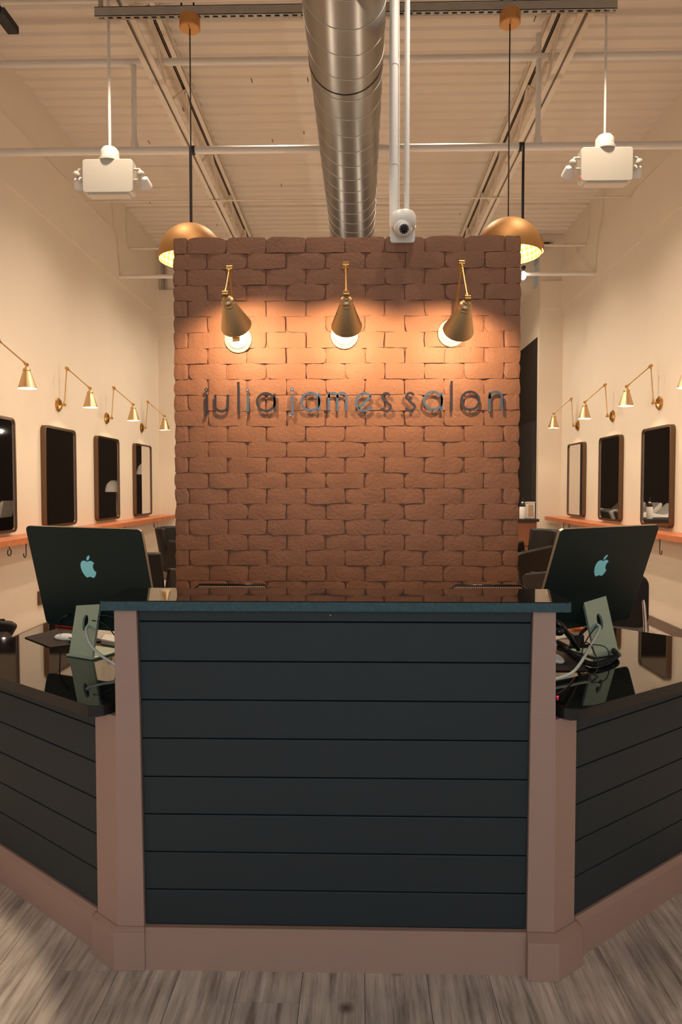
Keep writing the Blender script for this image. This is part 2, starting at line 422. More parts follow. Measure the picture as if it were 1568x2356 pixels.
def brick_mesh(w, h, d, rr):
    nx, nz = 7, 3
    vs = []; fs = []
    ph = [rr.uniform(0, 6.28) for _ in range(8)]; amp = rr.uniform(0.6, 1.3)
    cr = [rr.uniform(0.002, 0.012) if rr.random() < 0.45 else 0.002 for _ in range(4)]
    tilt = rr.uniform(-0.0015, 0.0015)
    for j in range(nz + 1):
        for i in range(nx + 1):
            u, v = i / nx, j / nz
            x = (u - 0.5) * w; z = (v - 0.5) * h
            if j == 0: z += 0.0014 * amp * math.sin(7 * u + ph[0]) + rr.uniform(-0.0008, 0.0008)
            if j == nz: z += 0.0016 * amp * math.sin(6 * u + ph[1]) + rr.uniform(-0.0008, 0.0008)
            if i == 0: x += 0.0022 * amp * math.sin(4 * v + ph[2])
            if i == nx: x += 0.0022 * amp * math.sin(4 * v + ph[3])
            edge = (i in (0, nx)) + (j in (0, nz))
            y = -d / 2 + 0.0012 * math.sin(5 * u + ph[4]) * math.sin(3 * v + ph[5]) + tilt * (u - 0.5) + (0.003 if i in (0, nx) else (0.0007 if edge else 0.0)) + rr.uniform(-0.0006, 0.0006)
            if edge == 2:
                k = (1 if i else 0) + (2 if j else 0); c = cr[k]
                x += c * (0.7 if i == 0 else -0.7); z += c * (0.5 if j == 0 else -0.5); y += 0.001
            vs.append((x, y, z))
    W1 = nx + 1
    for j in range(nz):
        for i in range(nx):
            a = j * W1 + i; fs.append((a, a + 1, a + W1 + 1, a + W1))
    loop = [i for i in range(W1)] + [j * W1 + nx for j in range(1, nz + 1)] + [nz * W1 + i for i in range(nx - 1, -1, -1)] + [j * W1 for j in range(nz - 1, 0, -1)]
    b = len(vs)
    for k in loop: vs.append((vs[k][0], d / 2, vs[k][2]))
    L = len(loop)
    for k in range(L): fs.append((loop[k], b + k, b + (k + 1) % L, loop[(k + 1) % L]))
    fs.append(tuple(b + k for k in range(L - 1, -1, -1)))
    me = bpy.data.meshes.new('brick'); me.from_pydata(vs, [], fs)
    import bmesh
    bm = bmesh.new(); bm.from_mesh(me); bmesh.ops.recalc_face_normals(bm, faces=bm.faces); bm.to_mesh(me); bm.free()
    for pl in me.polygons: pl.use_smooth = True
    me.set_sharp_from_angle(angle=math.radians(55)); me.materials.append(M['brick']); return me


fulls = [brick_mesh(BP - rnd.choice((0.0030, 0.0050, 0.0075, 0.0095)), CO - rnd.choice((-0.0006, -0.0003, 0.0004, 0.0028)), 0.2, rnd) for _ in range(40)]
rest = MB()
for r in range(ROWS):
    zc = BT - CO * (r + 0.5)
    even = r % 2 == 0
    j0 = (-0.8594 if even else -0.7575); cuts = [BX0] + [j0 + BP * k for k in range(9 if even else 8)]
    cuts = [c for c in cuts if c < BX1 - 0.03] + [BX1]
    if r >= 31:
        for a, b in zip(cuts[:-1], cuts[1:]): rest.b2((a + 0.003, BY, zc - CO / 2 + 0.002), (b - 0.003, BY + 0.2, zc + CO / 2 - 0.002))
        continue
    for a, b in zip(cuts[:-1], cuts[1:]):
        w = b - a
        if abs(w - BP) < 0.002: me = rnd.choice(fulls)
        else: me = brick_mesh(w - 0.0055, CO - 0.0016, 0.2, rnd)
        o = bpy.data.objects.new('brick', me); COL.objects.link(o); o.parent = core
        o.location = Vector(((a + b) / 2 + rnd.uniform(-0.001, 0.001), BY + 0.1 + rnd.uniform(-0.0018, 0.0018), zc + rnd.uniform(-0.0012, 0.0012))) - ORG[core]
        o.rotation_euler = (0, rnd.uniform(-0.006, 0.006), 0)
rs = rest.build('brick_footing', M['brick'], core); rs['kind'] = 'stuff'

# ------------------------------------------------------------------ joists, pipes, duct
for sx, lab in ((-1, 'cream open-web steel joist left of the duct'), (1, 'cream open-web steel joist right of the duct')):
    X = -1.54 if sx < 0 else 1.53
    t = thing('steel_joist', (X, -2.4, 4.55), lab, 'joist')
    for zz, nm in ((4.55, 'bottom_chord'), (4.97, 'top_chord')):
        m = MB()
        for s2 in (-1, 1):
            m.b2((X + s2 * 0.007, -2.4, zz), (X + s2 * 0.052, 10.0, zz + 0.008)); m.b2((X + s2 * 0.007, -2.4, zz), (X + s2 * 0.013, 10.0, zz + 0.045))
        if zz > 4.9: m.b2((X - 0.052, -2.4, zz + 0.045), (X + 0.052, 10.0, DECK - 0.001))
        m.build(nm, M['steel_paint'], t)
    y = 0.2; k = 0
    while y < 9.9:
        a, b = (4.58, 4.99) if k % 2 == 0 else (4.99, 4.58)
        MB().cyl((X, y, a), (X, y + 0.55, b), 0.011, 8).build('web_rod', M['steel_paint'], t, smooth=60); y += 0.55; k += 1


def bars(name, label, cat, m, pieces, rads, group=None, kids=None):
    t = thing(name, pieces[0][0], label, cat, group)
    for i, (pp, r) in enumerate(zip(pieces, rads)):
        MB().tube(pp, r, 14).build(kids[i] if kids else 'pipe', m, t, smooth=50)
    return t


py = 5.5
bars('sprinkler_pipe', 'white main pipe crossing the hall with two risers behind the emergency lights', 'pipe', M['pipe_white'],
     [[(-2.995, py, 4.085), (2.995, py, 4.085)], [(-1.765, py, 4.10), (-1.765, py, 4.75)], [(1.43, py, 4.10), (1.43, py, 4.955)],
      [(-2.995, py, 4.775), (2.995, py, 4.775)], [(-1.765, py, 4.10), (-1.765, py, 4.155)], [(1.43, py, 4.10), (1.43, py, 4.155)]],
     [0.029, 0.021, 0.021, 0.027, 0.030, 0.030], kids=['main_pipe', 'riser', 'riser', 'upper_pipe', 'fitting', 'fitting'])
tag(MB().tube([(-2.955, 7.53, 4.535), (2.955, 7.53, 4.535)], 0.009, 8).build('bridging_rod', M['steel_paint'], smooth=50), 'thin cream bridging rod under the joists, nearer of the two', 'rod')
tag(MB().tube([(-2.955, 8.98, 4.53), (2.955, 8.98, 4.53)], 0.017, 8).build('bridging_rod', M['steel_paint'], smooth=50), 'cream bridging rod just above the pendant domes, farther of the two', 'rod')
tag(MB().tube([(-2.995, 4.85, 4.80), (2.995, 4.85, 4.80)], 0.016, 8).build('bridging_rod', M['steel_paint'], smooth=50), 'pale rod running just behind the slotted strut', 'rod')
tag(MB().tube([(-2.99, 8.62, 4.055), (2.99, 8.62, 4.055)], 0.024, 12).build('water_pipe', M['pipe_white'], smooth=50), 'white pipe low near the back wall behind the brick partition', 'pipe')
gc = thing('conduit_pair', (-2.42, YL - 0.03, 4.36), 'grey pair of conduits rising at the back wall left of the partition', 'conduit')
MB().tube([(-2.905, YL - 0.05, 4.38), (-2.905, YL - 0.05, 5.0)], 0.018, 8).build('conduit', M['strut'], gc, smooth=50)
MB().tube([(-2.86, YL - 0.05, 4.38), (-2.86, YL - 0.05, 5.0)], 0.018, 8).build('conduit', M['strut'], gc, smooth=50)

dt = thing('spiral_duct', (-0.06, YF, 3.80), 'round galvanised spiral duct running down the middle of the ceiling', 'duct')
DR = 0.207
def dX(y): return -0.085 + 0.0075 * y
m = MB(); ys = [YF + 0.3 * k for k in range(43)]
m.tube([(dX(y), y, 3.80) for y in ys], DR, 48, cap=False)
m.build('duct_body', M['galv'], dt, smooth=60)
for k in range(34):
    y0 = 2.4 + 0.2 * k
    pts = []
    for q in range(41):
        a = 2 * PI * q / 40; yy = y0 + 0.2 * q / 40
        pts.append((dX(yy) + (DR + 0.001) * math.cos(a), yy, 3.80 + (DR + 0.001) * math.sin(a)))
    MB().tube(pts, 0.0018, 5, cap=False).build('spiral_seam', M['seam'], dt, smooth=60)
for y in (3.9, 6.6):
    MB().tube([(dX(y), y - 0.012, 3.8), (dX(y), y + 0.012, 3.8)], DR + 0.004, 48, cap=False).build('joint_band', M['galv'], dt, smooth=60)
    MB().b2((dX(y) - 0.005, y - 0.01, 3.8 + DR), (dX(y) + 0.005, y + 0.01, DECK)).build('hanger_strap', M['galv'], dt)

# slotted strut carrying the pendants
SZ0, SZ1 = 4.445, 4.505; SY = 4.5
t = thing('strut_channel', (0, SY, SZ0), 'grey slotted steel strut channel hung across the ceiling above the duct', 'channel')
m = MB().b2((-1.69, SY - 0.02, SZ0), (1.66, SY - 0.016, SZ1)); m.b2((-1.69, SY + 0.016, SZ0), (1.66, SY + 0.02, SZ1)); m.b2((-1.69, SY - 0.02, SZ1 - 0.004), (1.66, SY + 0.02, SZ1))
m.b2((-1.69, SY - 0.02, SZ0), (1.66, SY - 0.009, SZ0 + 0.004)); m.b2((-1.69, SY + 0.009, SZ0), (1.66, SY + 0.02, SZ0 + 0.004))
for k in range(59):
    x = -1.69 + 0.057 * k; m.b2((x, SY - 0.009, SZ0), (x + 0.024, SY + 0.009, SZ0 + 0.004))
m.build('channel', M['strut'], t)
for x in (-1.655, 1.61): MB().b2((x - 0.012, SY - 0.012, SZ0 + 0.006), (x + 0.012, SY + 0.012, DECK)).build('hanger_rod', M['strut'], t)
for x in (-1.13, -1.05, 0.93, 1.01): MB().cyl((x, SY, SZ0 + 0.01), (x, SY, SZ1 + 0.028), 0.006, 8).build('bolt', M['dark'], t)


def pendant(x, y, zr, canopy_top, lab, rod=False, R=0.212, Hh=0.235):
    t = thing('pendant_lamp', (x, y, canopy_top), lab, 'pendant lamp', 'brass dome pendants above the partition')
    pr = [(R, 0), (R * 0.995, 0.02)] + [(R * math.cos(a), 0.02 + (Hh - 0.02) * math.sin(a)) for a in [PI / 2 * k / 12 for k in range(1, 13)]]
    MB().lathe(pr, (x, y, zr), n=48).build('dome', M['dome'], t, smooth=60)
    pi = [(R - 0.004, 0.001), (R - 0.006, 0.02)] + [((R - 0.006) * math.cos(a), 0.02 + (Hh - 0.026) * math.sin(a)) for a in [PI / 2 * k / 12 for k in range(1, 13)]]
    MB().lathe(pi, (x, y, zr), n=48, uv=True).build('liner', M['liner'], t, smooth=60)
    if not rod:
        MB().lathe([(0.0, 0), (0.060, 0), (0.066, 0.006), (0.066, 0.072), (0.060, 0.078), (0, 0.078)], (x, y, canopy_top - 0.078), n=32).build('canopy', M['canopy'], t, smooth=40)
        for a in (2.6, 5.4): MB().ball((x + 0.066 * math.cos(a) * 0.9, y - 0.06, canopy_top - 0.05), 0.006, 8).build('screw', M['brass'], t)
        MB().cyl((x, y, zr + Hh - 0.005), (x, y, canopy_top - 0.07), 0.0045, 8).build('cord', M['cord'], t)
    else:
        MB().cyl((x, y, zr + Hh - 0.005), (x, y, canopy_top), 0.011, 10).build('stem', M['cord'], t)
        MB().tube([(x - 0.02, y + 0.07, canopy_top + 0.029), (x + 0.02, y + 0.07, canopy_top + 0.029)], 0.0335, 16).build('pipe_clamp', M['cord'], t)
    MB().cyl((x, y, zr + 0.12), (x, y, zr + Hh), 0.02, 12).build('socket', M['brass'], t)
    MB().ball((x, y, zr + 0.10), 0.035, 12).build('bulb', M['bulb'], t, smooth=60)
    light('POINT', 'pendant_light', (x, y, zr + 0.05), 18, WARM, 0.035)
    return t


pendant(-1.076, SY, 2.885, SZ0, 'front brass dome pendant behind the left end of the brick wall')
pendant(0.985, SY, 2.905, SZ0, 'front brass dome pendant behind the right end of the brick wall')
pendant(-1.30, 5.43, 3.215, 4.056, 'rear pendant on a thick black stem hidden behind the left dome', True, 0.165, 0.19)
pendant(1.30, 5.43, 3.235, 4.056, 'rear pendant on a thick black stem hidden behind the right dome', True, 0.165, 0.19)

# emergency lights
for sx, lab in ((-1, 'left white twin-head emergency light hanging from the deck on a rod'), (1, 'right white twin-head emergency light hanging on a rod, red indicator lit')):
    X = -1.685 if sx < 0 else 1.675; Y0 = 4.70; zc = 3.515 if sx < 0 else 3.56
    t = thing('emergency_light', (X, Y0, DECK), lab, 'emergency light', 'twin-head emergency lights')
    MB().extr(rrect(0.345, 0.225, 0.022), (X, Y0 - 0.035, zc), (1, 0, 0), (0, 0, 1), (0, 0.085, 0)).build('housing', M['offwhite'], t, bevel=0.005, smooth=40)
    MB().b2((X - 0.14, Y0 - 0.03, zc - 0.125), (X + 0.14, Y0 + 0.05, zc - 0.11)).build('base_tray', M['offwhite'], t, bevel=0.006)
    MB().lathe([(0.0, 0), (0.075, 0), (0.075, 0.018), (0.062, 0.03), (0.060, 0.075), (0.045, 0.095), (0, 0.10)], (X, Y0 + 0.02, zc + 0.112), n=28).build('mount_dome', M['pipe_white'], t, smooth=40)
    MB().cyl((X, Y0 + 0.02, zc + 0.20), (X, Y0 + 0.02, DECK - 0.001), 0.010 if sx < 0 else 0.008, 10).build('hanging_rod', M['pipe_white'], t, smooth=50)
    for s2 in (-1, 1):
        hx = X + s2 * 0.222
        br = MB()
        for dz in (-0.036, 0.036):
            br.tube([(X + s2 * 0.172, Y0, zc + 0.02 + dz), (hx - s2 * 0.015, Y0, zc + 0.02 + dz), (hx, Y0, zc + 0.02 + dz * 0.4)], 0.0085, 8)
        br.build('bracket', M['offwhite'], t, smooth=50)
        MB().ball((hx, Y0 - 0.01, zc + 0.02), 0.024, 12).build('knuckle', M['offwhite'], t, smooth=60)
        MB().lathe([(0.0, 0), (0.028, 0.0), (0.042, 0.04), (0.046, 0.06), (0.0, 0.064)], (hx + 0.004 * s2, Y0 + 0.035, zc + 0.012), (0, 0.75, -0.66), n=24).build('lamp_head', M['white'], t, smooth=40)
    if sx > 0: MB().ball((X - 0.178, Y0 - 0.036, zc - 0.085), 0.006, 8).build('indicator_led', M['led'], t)

# vertical conduits and the security camera on top of the brick wall
cx0 = onY(925, 540, 3.5).x
t = thing('conduit_drop', (0.19, 3.56, BT), 'thick white conduit dropping onto the camera box, left of the pair', 'conduit', 'white conduits above the camera')
pL = onY(907, 490, 3.56); MB().tube([(pL.x - 0.004, 3.56, 2.74), (pL.x - 0.008, 3.56, DECK - 0.001)], 0.0225, 16).build('conduit', M['conduit'], t, smooth=50)
for z in (3.05, 3.55): MB().cyl((pL.x - 0.005, 3.56, z), (pL.x - 0.005, 3.56, z + 0.035), 0.0245, 16).build('coupling', M['conduit'], t, smooth=50)
MB().tube([(pL.x + 0.024, 3.575, 2.72), (pL.x + 0.024, 3.575, 3.4), (pL.x + 0.020, 3.575, 3.9)], 0.003, 6).build('cable', M['conduit'], t)
t = thing('conduit_drop', (0.24, 3.56, BT), 'thin white conduit dropping onto the camera box, right of the pair', 'conduit', 'white conduits above the camera')
pR = onY(935, 490, 3.56); MB().tube([(pR.x, 3.56, 2.74), (pR.x, 3.56, DECK - 0.001)], 0.0135, 14).build('conduit', M['conduit'], t, smooth=50)
cz = onY(925, 532, 3.47).z
t = thing('security_camera', (cx0, 3.49, cz), 'white turret security camera fixed to the top edge of the brick wall', 'camera')
MB().extr(rrect(0.124, 0.12, 0.012), (cx0, 3.478, cz + 0.008), (1, 0, 0), (0, 0, 1), (0, 0.018, 0)).build('junction_box', M['white'], t, bevel=0.003, smooth=40)
MB().b2((cx0 - 0.06, 3.49, BT + 0.002), (cx0 + 0.06, 3.60, BT + 0.045)).build('bracket_box', M['white'], t, bevel=0.01)
MB().lathe([(0.0, 0), (0.056, 0), (0.062, 0.01), (0.062, 0.062), (0.055, 0.075), (0.0, 0.075)], (cx0 + 0.002, 3.44, cz + 0.0), (0, 0.12, 1), n=32).build('collar', M['white'], t, smooth=40)
MB().ball((cx0 - 0.002, 3.425, cz + 0.005), 0.048, 24).build('ball_housing', M['white'], t, smooth=60)
ln = Vector((0.0, -0.86, -0.5)).normalized(); c0 = Vector((cx0, 3.425, cz + 0.004))
MB().lathe([(0.026, 0.03), (0.028, 0.062), (0.024, 0.064), (0.022, 0.058)], c0, ln, n=24).build('lens_ring', M['white'], t, smooth=40)
MB().lathe([(0, 0.061), (0.022, 0.0595), (0.022, 0.055)], c0, ln, n=24).build('lens', M['gloss_black'], t)
for k in range(10):
    a = 2 * PI * k / 10; sd = ln.orthogonal().normalized(); s3 = ln.cross(sd)
    MB().ball(c0 + ln * 0.061 + (sd * math.cos(a) + s3 * math.sin(a)) * 0.018, 0.002, 6).build('infrared_led', M['white'], t)

# track light, upper left
t = thing('track_light', (-2.2, 4.1, 4.3), 'black track light with a lit head at the upper left of the ceiling', 'track light')
MB().b2((-2.205, 0.5, 4.30), (-2.165, 4.36, 4.335)).build('track', M['dark'], t)
MB().b2((-2.215, 4.22, 4.285), (-2.145, 4.40, 4.33)).build('end_feed', M['dark'], t)
MB().tube([(-2.20, 4.26, 4.33), (-2.26, 4.1, DECK)], 0.018, 8).build('stay', M['strut'], t)
MB().cyl((-2.185, 4.02, 4.30), (-2.185, 4.02, 4.215), 0.016, 10).build('swivel', M['dark'], t)
MB().cyl((-2.24, 4.02, 4.215), (-2.13, 4.02, 4.215), 0.022, 12).build('yoke', M['dark'], t)
MB().lathe([(0.03, 0), (0.042, 0.03), (0.045, 0.085), (0, 0.087)], (-2.185, 4.03, 4.185), (0.1, 0.1, -1), n=24).build('head', M['screenglow'], t, smooth=40)
t = thing('track_light', (2.0, 8.62, 4.0), 'small lit spotlight just right of the brick wall under the dome', 'track light')
q = onY(1203, 634, 8.56)
MB().ball((q.x, 8.56, q.z), 0.036, 14, (1, 1, 1.5)).build('head', M['screenglow'], t, smooth=60)
MB().cyl((q.x, 8.56, q.z + 0.045), (q.x + 0.01, 8.56, q.z + 0.12), 0.012, 8).build('swivel', M['dark'], t)
MB().b2((q.x - 0.02, 8.54, q.z + 0.08), (q.x + 0.025, 8.58, q.z + 0.11)).build('yoke', M['dark'], t)
MB().cyl((q.x, 8.56, q.z + 0.10), (q.x, 8.60, 4.04), 0.006, 8).build('pipe_hook', M['dark'], t)
q0 = onY(1236, 562, 9.99); q1 = onY(1266, 563, 9.99)
tk = thing('ceiling_track', (q0.x, 10.0, 4.9), 'short black track segment at the ceiling right of the dome', 'track')
MB().b2((q0.x - 0.3, 9.97, q0.z - 0.022), (q1.x, 10.029, q0.z + 0.022)).build('track', M['dark'], tk)
MB().b2((q1.x - 0.02, 9.965, q0.z - 0.014), (q1.x + 0.03, 10.029, q0.z + 0.014)).build('end_cap', M['strut'], tk)

# ------------------------------------------------------------------ wall lamps
def sconce(plate, nrm, elbow, joint, axis, lab, group, energy, col, L=0.148, R=0.0715, bmat='plate_glare'):
    plate, nrm, elbow, joint, axis = Vector(plate), Vector(nrm).normalized(), Vector(elbow), Vector(joint), Vector(axis).normalized()
    t = thing('wall_lamp', plate, lab, 'wall lamp', group)
    MB().lathe([(0, 0.0), (0.069, 0.0), (0.069, 0.008), (0.060, 0.014), (0.054, 0.015), (0.052, 0.024), (0.02, 0.033), (0, 0.034)], plate, nrm, n=36).build('backplate', M[bmat], t, smooth=35)
    k0 = plate + nrm * 0.034; k1 = plate + nrm * 0.065
    MB().cyl(k0 - nrm * 0.004, k1, 0.010, 12).build('knuckle', M['brass'], t, smooth=40)
    d1 = (elbow - k1).normalized()
    side = d1.cross(joint - elbow)
    side = side.normalized() if side.length > 1e-4 else Vector((1, 0, 0))
    MB().cyl(k1 - side * 0.016, k1 + side * 0.016, 0.013, 14).build('hinge', M['brass'], t, smooth=40)
    m = MB().cyl(k1, elbow, 0.0052, 10); m.cyl(k1 + d1 * 0.012, k1 + d1 * 0.035, 0.0082, 10); m.cyl(elbow - d1 * 0.035, elbow - d1 * 0.012, 0.0082, 10)
    m.build('lower_arm', M['brass'], t, smooth=40)
    MB().cyl(elbow - side * 0.014, elbow + side * 0.014, 0.0155, 16).build('elbow_joint', M['brass'], t, smooth=40)
    d2 = (joint - elbow).normalized()
    m = MB().cyl(elbow, joint, 0.0052, 10); m.cyl(elbow + d2 * 0.012, elbow + d2 * 0.035, 0.0082, 10); m.cyl(joint - d2 * 0.035, joint - d2 * 0.012, 0.0082, 10)
    m.build('upper_arm', M['brass'], t, smooth=40)
    MB().cyl(joint - side * 0.013, joint + side * 0.013, 0.014, 14).build('shade_joint', M['brass'], t, smooth=40)
    MB().lathe([(0.0, -0.002), (0.007, 0.0), (0.007, 0.018), (0.014, 0.022), (0.016, 0.028), (0.025, 0.032), (0.030, 0.040), (0.030, 0.050), (0.0265, 0.053), (0.030, 0.056), (0.0315, 0.064), (0.029, 0.068)], joint, axis, n=28).build('socket_cup', M['brass_brushed'], t, smooth=40)
    s0 = 0.062
    MB().lathe([(0.029, s0), (0.0325, s0 + 0.004), (R, s0 + L - 0.018), (R + 0.0012, s0 + L - 0.016)], joint, axis, n=48).build('shade', M['brass_brushed'], t, smooth=50)
    MB().lathe([(0.001, s0 + 0.003), (0.029, s0 + 0.004), (R - 0.0015, s0 + L - 0.0175), (R + 0.0008, s0 + L - 0.0158)], joint, axis, n=48).build('shade_lining', M['shade_in'], t, smooth=50)
    bp = joint + axis * (s0 + 0.088)
    MB().ball(joint + axis * (s0 + 0.045), 0.019, 12).build('bulb', M['bulb'], t, smooth=60)
    light('POINT', 'lamp_light', bp, energy, col, 0.012)
    return t


E_SIGN = 16.0; E_SIDE = 4.8
specs = [((548, 781), (528, 618), (518, 676), (0.10, 0.82, -0.52), 'left of the three brass wall lamps over the sign'),
         ((792, 772), (795, 609), (796, 676), (0.0, 0.82, -0.52), 'middle of the three brass wall lamps over the sign'),
         ((1038, 767), (1061, 606), (1075, 686), (-0.08, 0.82, -0.52), 'right of the three brass wall lamps over the sign')]
for pl, el, jo, ax, lab in specs:
    p0 = onY(*pl, 3.497); e0 = onY(*el, 3.27); j0 = onY(*jo, 3.06)
    sconce(p0, (0, -1, 0), e0, j0, ax, lab, 'brass lamps over the sign', E_SIGN, WARM)

ords = ['nearest', 'second', 'third', 'farthest']
LY = [5.52, 6.84, 8.17, 9.51]; RY = [5.60, 6.83, 8.06, 9.31]
LM = [5.52, 6.80, 8.12, 9.47]; RM = [5.58, 6.81, 8.05, 9.28]
for i in range(4):
    for sx, ys_, ms in ((-1, LY, LM), (1, RY, RM)):
        y = ys_[i]; wn = 'left' if sx < 0 else 'right'
        dn = (0.035 if sx < 0 else -0.0)
        sconce((sx * 3.0, y, 2.235), (-sx, 0, 0), (sx * 2.905, y, 2.60), (sx * 2.674, y, 2.40), (-sx * 0.02, 0.0, -1),
               f'{ords[i]} swing-arm brass lamp on the {wn} wall above a mirror', f'brass lamps on the {wn} wall', E_SIDE, (1.0, 0.72, 0.45), bmat='brass')
        # mirror
        my = ms[i]; w = 0.715 if sx < 0 else 0.655; z0, z1 = 1.015, 2.0
        t = thing('wall_mirror', (sx * 3.0, my, z0), f'{ords[i]} tall rounded bronze-framed mirror on the {wn} wall', 'mirror', f'mirrors on the {wn} wall')
        o_ = (sx * 3.0, my, (z0 + z1) / 2); A = rrect(w, z1 - z0, 0.055, 6); B = rrect(w - 0.026, z1 - z0 - 0.026, 0.043, 6); Bm = rrect(w - 0.044, z1 - z0 - 0.044, 0.036, 6)
        fr = MB(); n = len(A)
        D = [(A, 0.0), (A, 0.050), (B, 0.050), (B, 0.042), (Bm, 0.042), (Bm, 0.033)]
        for PP, dd in D: fr.v += [Vector((o_[0] - sx * dd, o_[1] + a, o_[2] + b)) for a, b in PP]
        for lv in range(len(D) - 1):
            for k in range(n): fr.f.append((lv * n + k, lv * n + (k + 1) % n, (lv + 1) * n + (k + 1) % n, (lv + 1) * n + k))
        fr.build('frame', M['frame'], t, smooth=40)
        MB().extr(Bm, (o_[0] - sx * 0.002, my, o_[2]), (0, 1, 0), (0, 0, 1), (-sx * 0.034, 0, 0)).build('glass', M['mirror'], t)

for sx, ye, lab in ((-1, 10.34, 'reddish wooden styling shelf running along the left wall'), (1, 9.98, 'reddish wooden styling shelf running along the right wall')):
    t = thing('wall_shelf', (sx * 3.0, 4.5, 0.94), lab, 'shelf', 'cedar shelves under the mirrors')
    lo, hi = sorted((sx * 2.745, sx * 2.999))
    rr = random.Random(5 + sx); n = 60; vs = []
    for k in range(n + 1):
        yy = 2.6 + (ye - 2.6) * k / n; e = sx * (2.745 + rr.uniform(-0.004, 0.004)); dz = rr.uniform(-0.003, 0.003)
        vs += [(sx * 2.999, yy, 0.932), (sx * 2.999, yy, 0.985), (e, yy, 0.985), (e + sx * 0.003, yy, 0.932 + dz)]
    fs = []
    for k in range(n):
        for q in range(4): fs.append((k * 4 + q, k * 4 + (q + 1) % 4, k * 4 + 4 + (q + 1) % 4, k * 4 + 4 + q))
    fs += [(0, 1, 2, 3), (n * 4, n * 4 + 1, n * 4 + 2, n * 4 + 3)]
    MB().add(vs, fs).build('shelf_board', M['shelf'], t, bevel=0.004)
    hooks = [(5.44, .06, 1), (5.72, .13, 0), (9.40, .06, 1), (9.56, .13, 0), (8.0, .06, 1), (8.2, .13, 0)] if sx < 0 else [(6.33, .16, 0), (9.24, .14, 0), (9.0, .06, 1), (7.7, .06, 1)]
    for yy, ln_, ring in hooks:
        hx = sx * 2.80; pts = [(hx, yy, 0.932)]
        if ring:
            pts += [(hx, yy, 0.905)] + [(hx, yy + 0.028 * math.sin(a), 0.885 - 0.028 * (1 - math.cos(a)) + 0.02) for a in [0.6 + k * 0.5 for k in range(11)]]
        else:
            pts += [(hx, yy, 0.932 - ln_ * 0.75)] + [(hx, yy - 0.022 + 0.022 * math.cos(a), 0.932 - ln_ * 0.75 - 0.026 * math.sin(a)) for a in [k * 0.4 for k in range(1, 10)]]
        MB().tube(pts, 0.0042, 6).build('hook', M['dark'], t)

ot = thing('wall_outlet', (-2.995, 6.39, 0.30), 'dark outlet cover with a white plug low on the left wall', 'outlet')
MB().b2((-2.999, 6.33, 0.29), (-2.975, 6.45, 0.42)).build('cover', M['frame'], ot, bevel=0.003)
MB().b2((-2.975, 6.36, 0.37), (-2.94, 6.43, 0.415)).build('plug', M['white'], ot, bevel=0.006)

# ------------------------------------------------------------------ the sign: thin letters on stand-offs
LYP = 3.476; LT = 0.012


def P2(x, y): q = onY(x, y, LYP); return (q.x, q.z)
def stroke(m, pts, w):
    """flat ribbon along px polyline -> a plate 6 mm thick"""
    P = [Vector(P2(*p)) for p in pts]; n = len(P); L = []; R = []
    for i, p in enumerate(P):
        d = (P[min(i + 1, n - 1)] - P[max(i - 1, 0)]).normalized(); nn = Vector((-d.y, d.x)) * w / 2
        L.append(p + nn); R.append(p - nn)
    b = len(m.v)
    for yy in (LYP, LYP + 0.007):
        for q in L: m.v.append(Vector((q.x, yy, q.y)))
        for q in R: m.v.append(Vector((q.x, yy, q.y)))
    T = 2 * n
    for i in range(n - 1):
        m.f.append((b + i, b + i + 1, b + n + i + 1, b + n + i)); m.f.append((b + T + i, b + T + n + i, b + T + n + i + 1, b + T + i + 1))
        m.f.append((b + i, b + T + i, b + T + i + 1, b + i + 1)); m.f.append((b + n + i, b + n + i + 1, b + T + n + i + 1, b + T + n + i))
    m.f.append((b, b + n, b + T + n, b + T)); e = n - 1; m.f.append((b + e, b + T + e, b + T + n + e, b + n + e))


def arc(cx, cy, rx, ry, a0, a1, n=22):
    return [(cx + rx * math.cos(math.radians(a0 + (a1 - a0) * k / n)), cy - ry * math.sin(math.radians(a0 + (a1 - a0) * k / n))) for k in range(n + 1)]


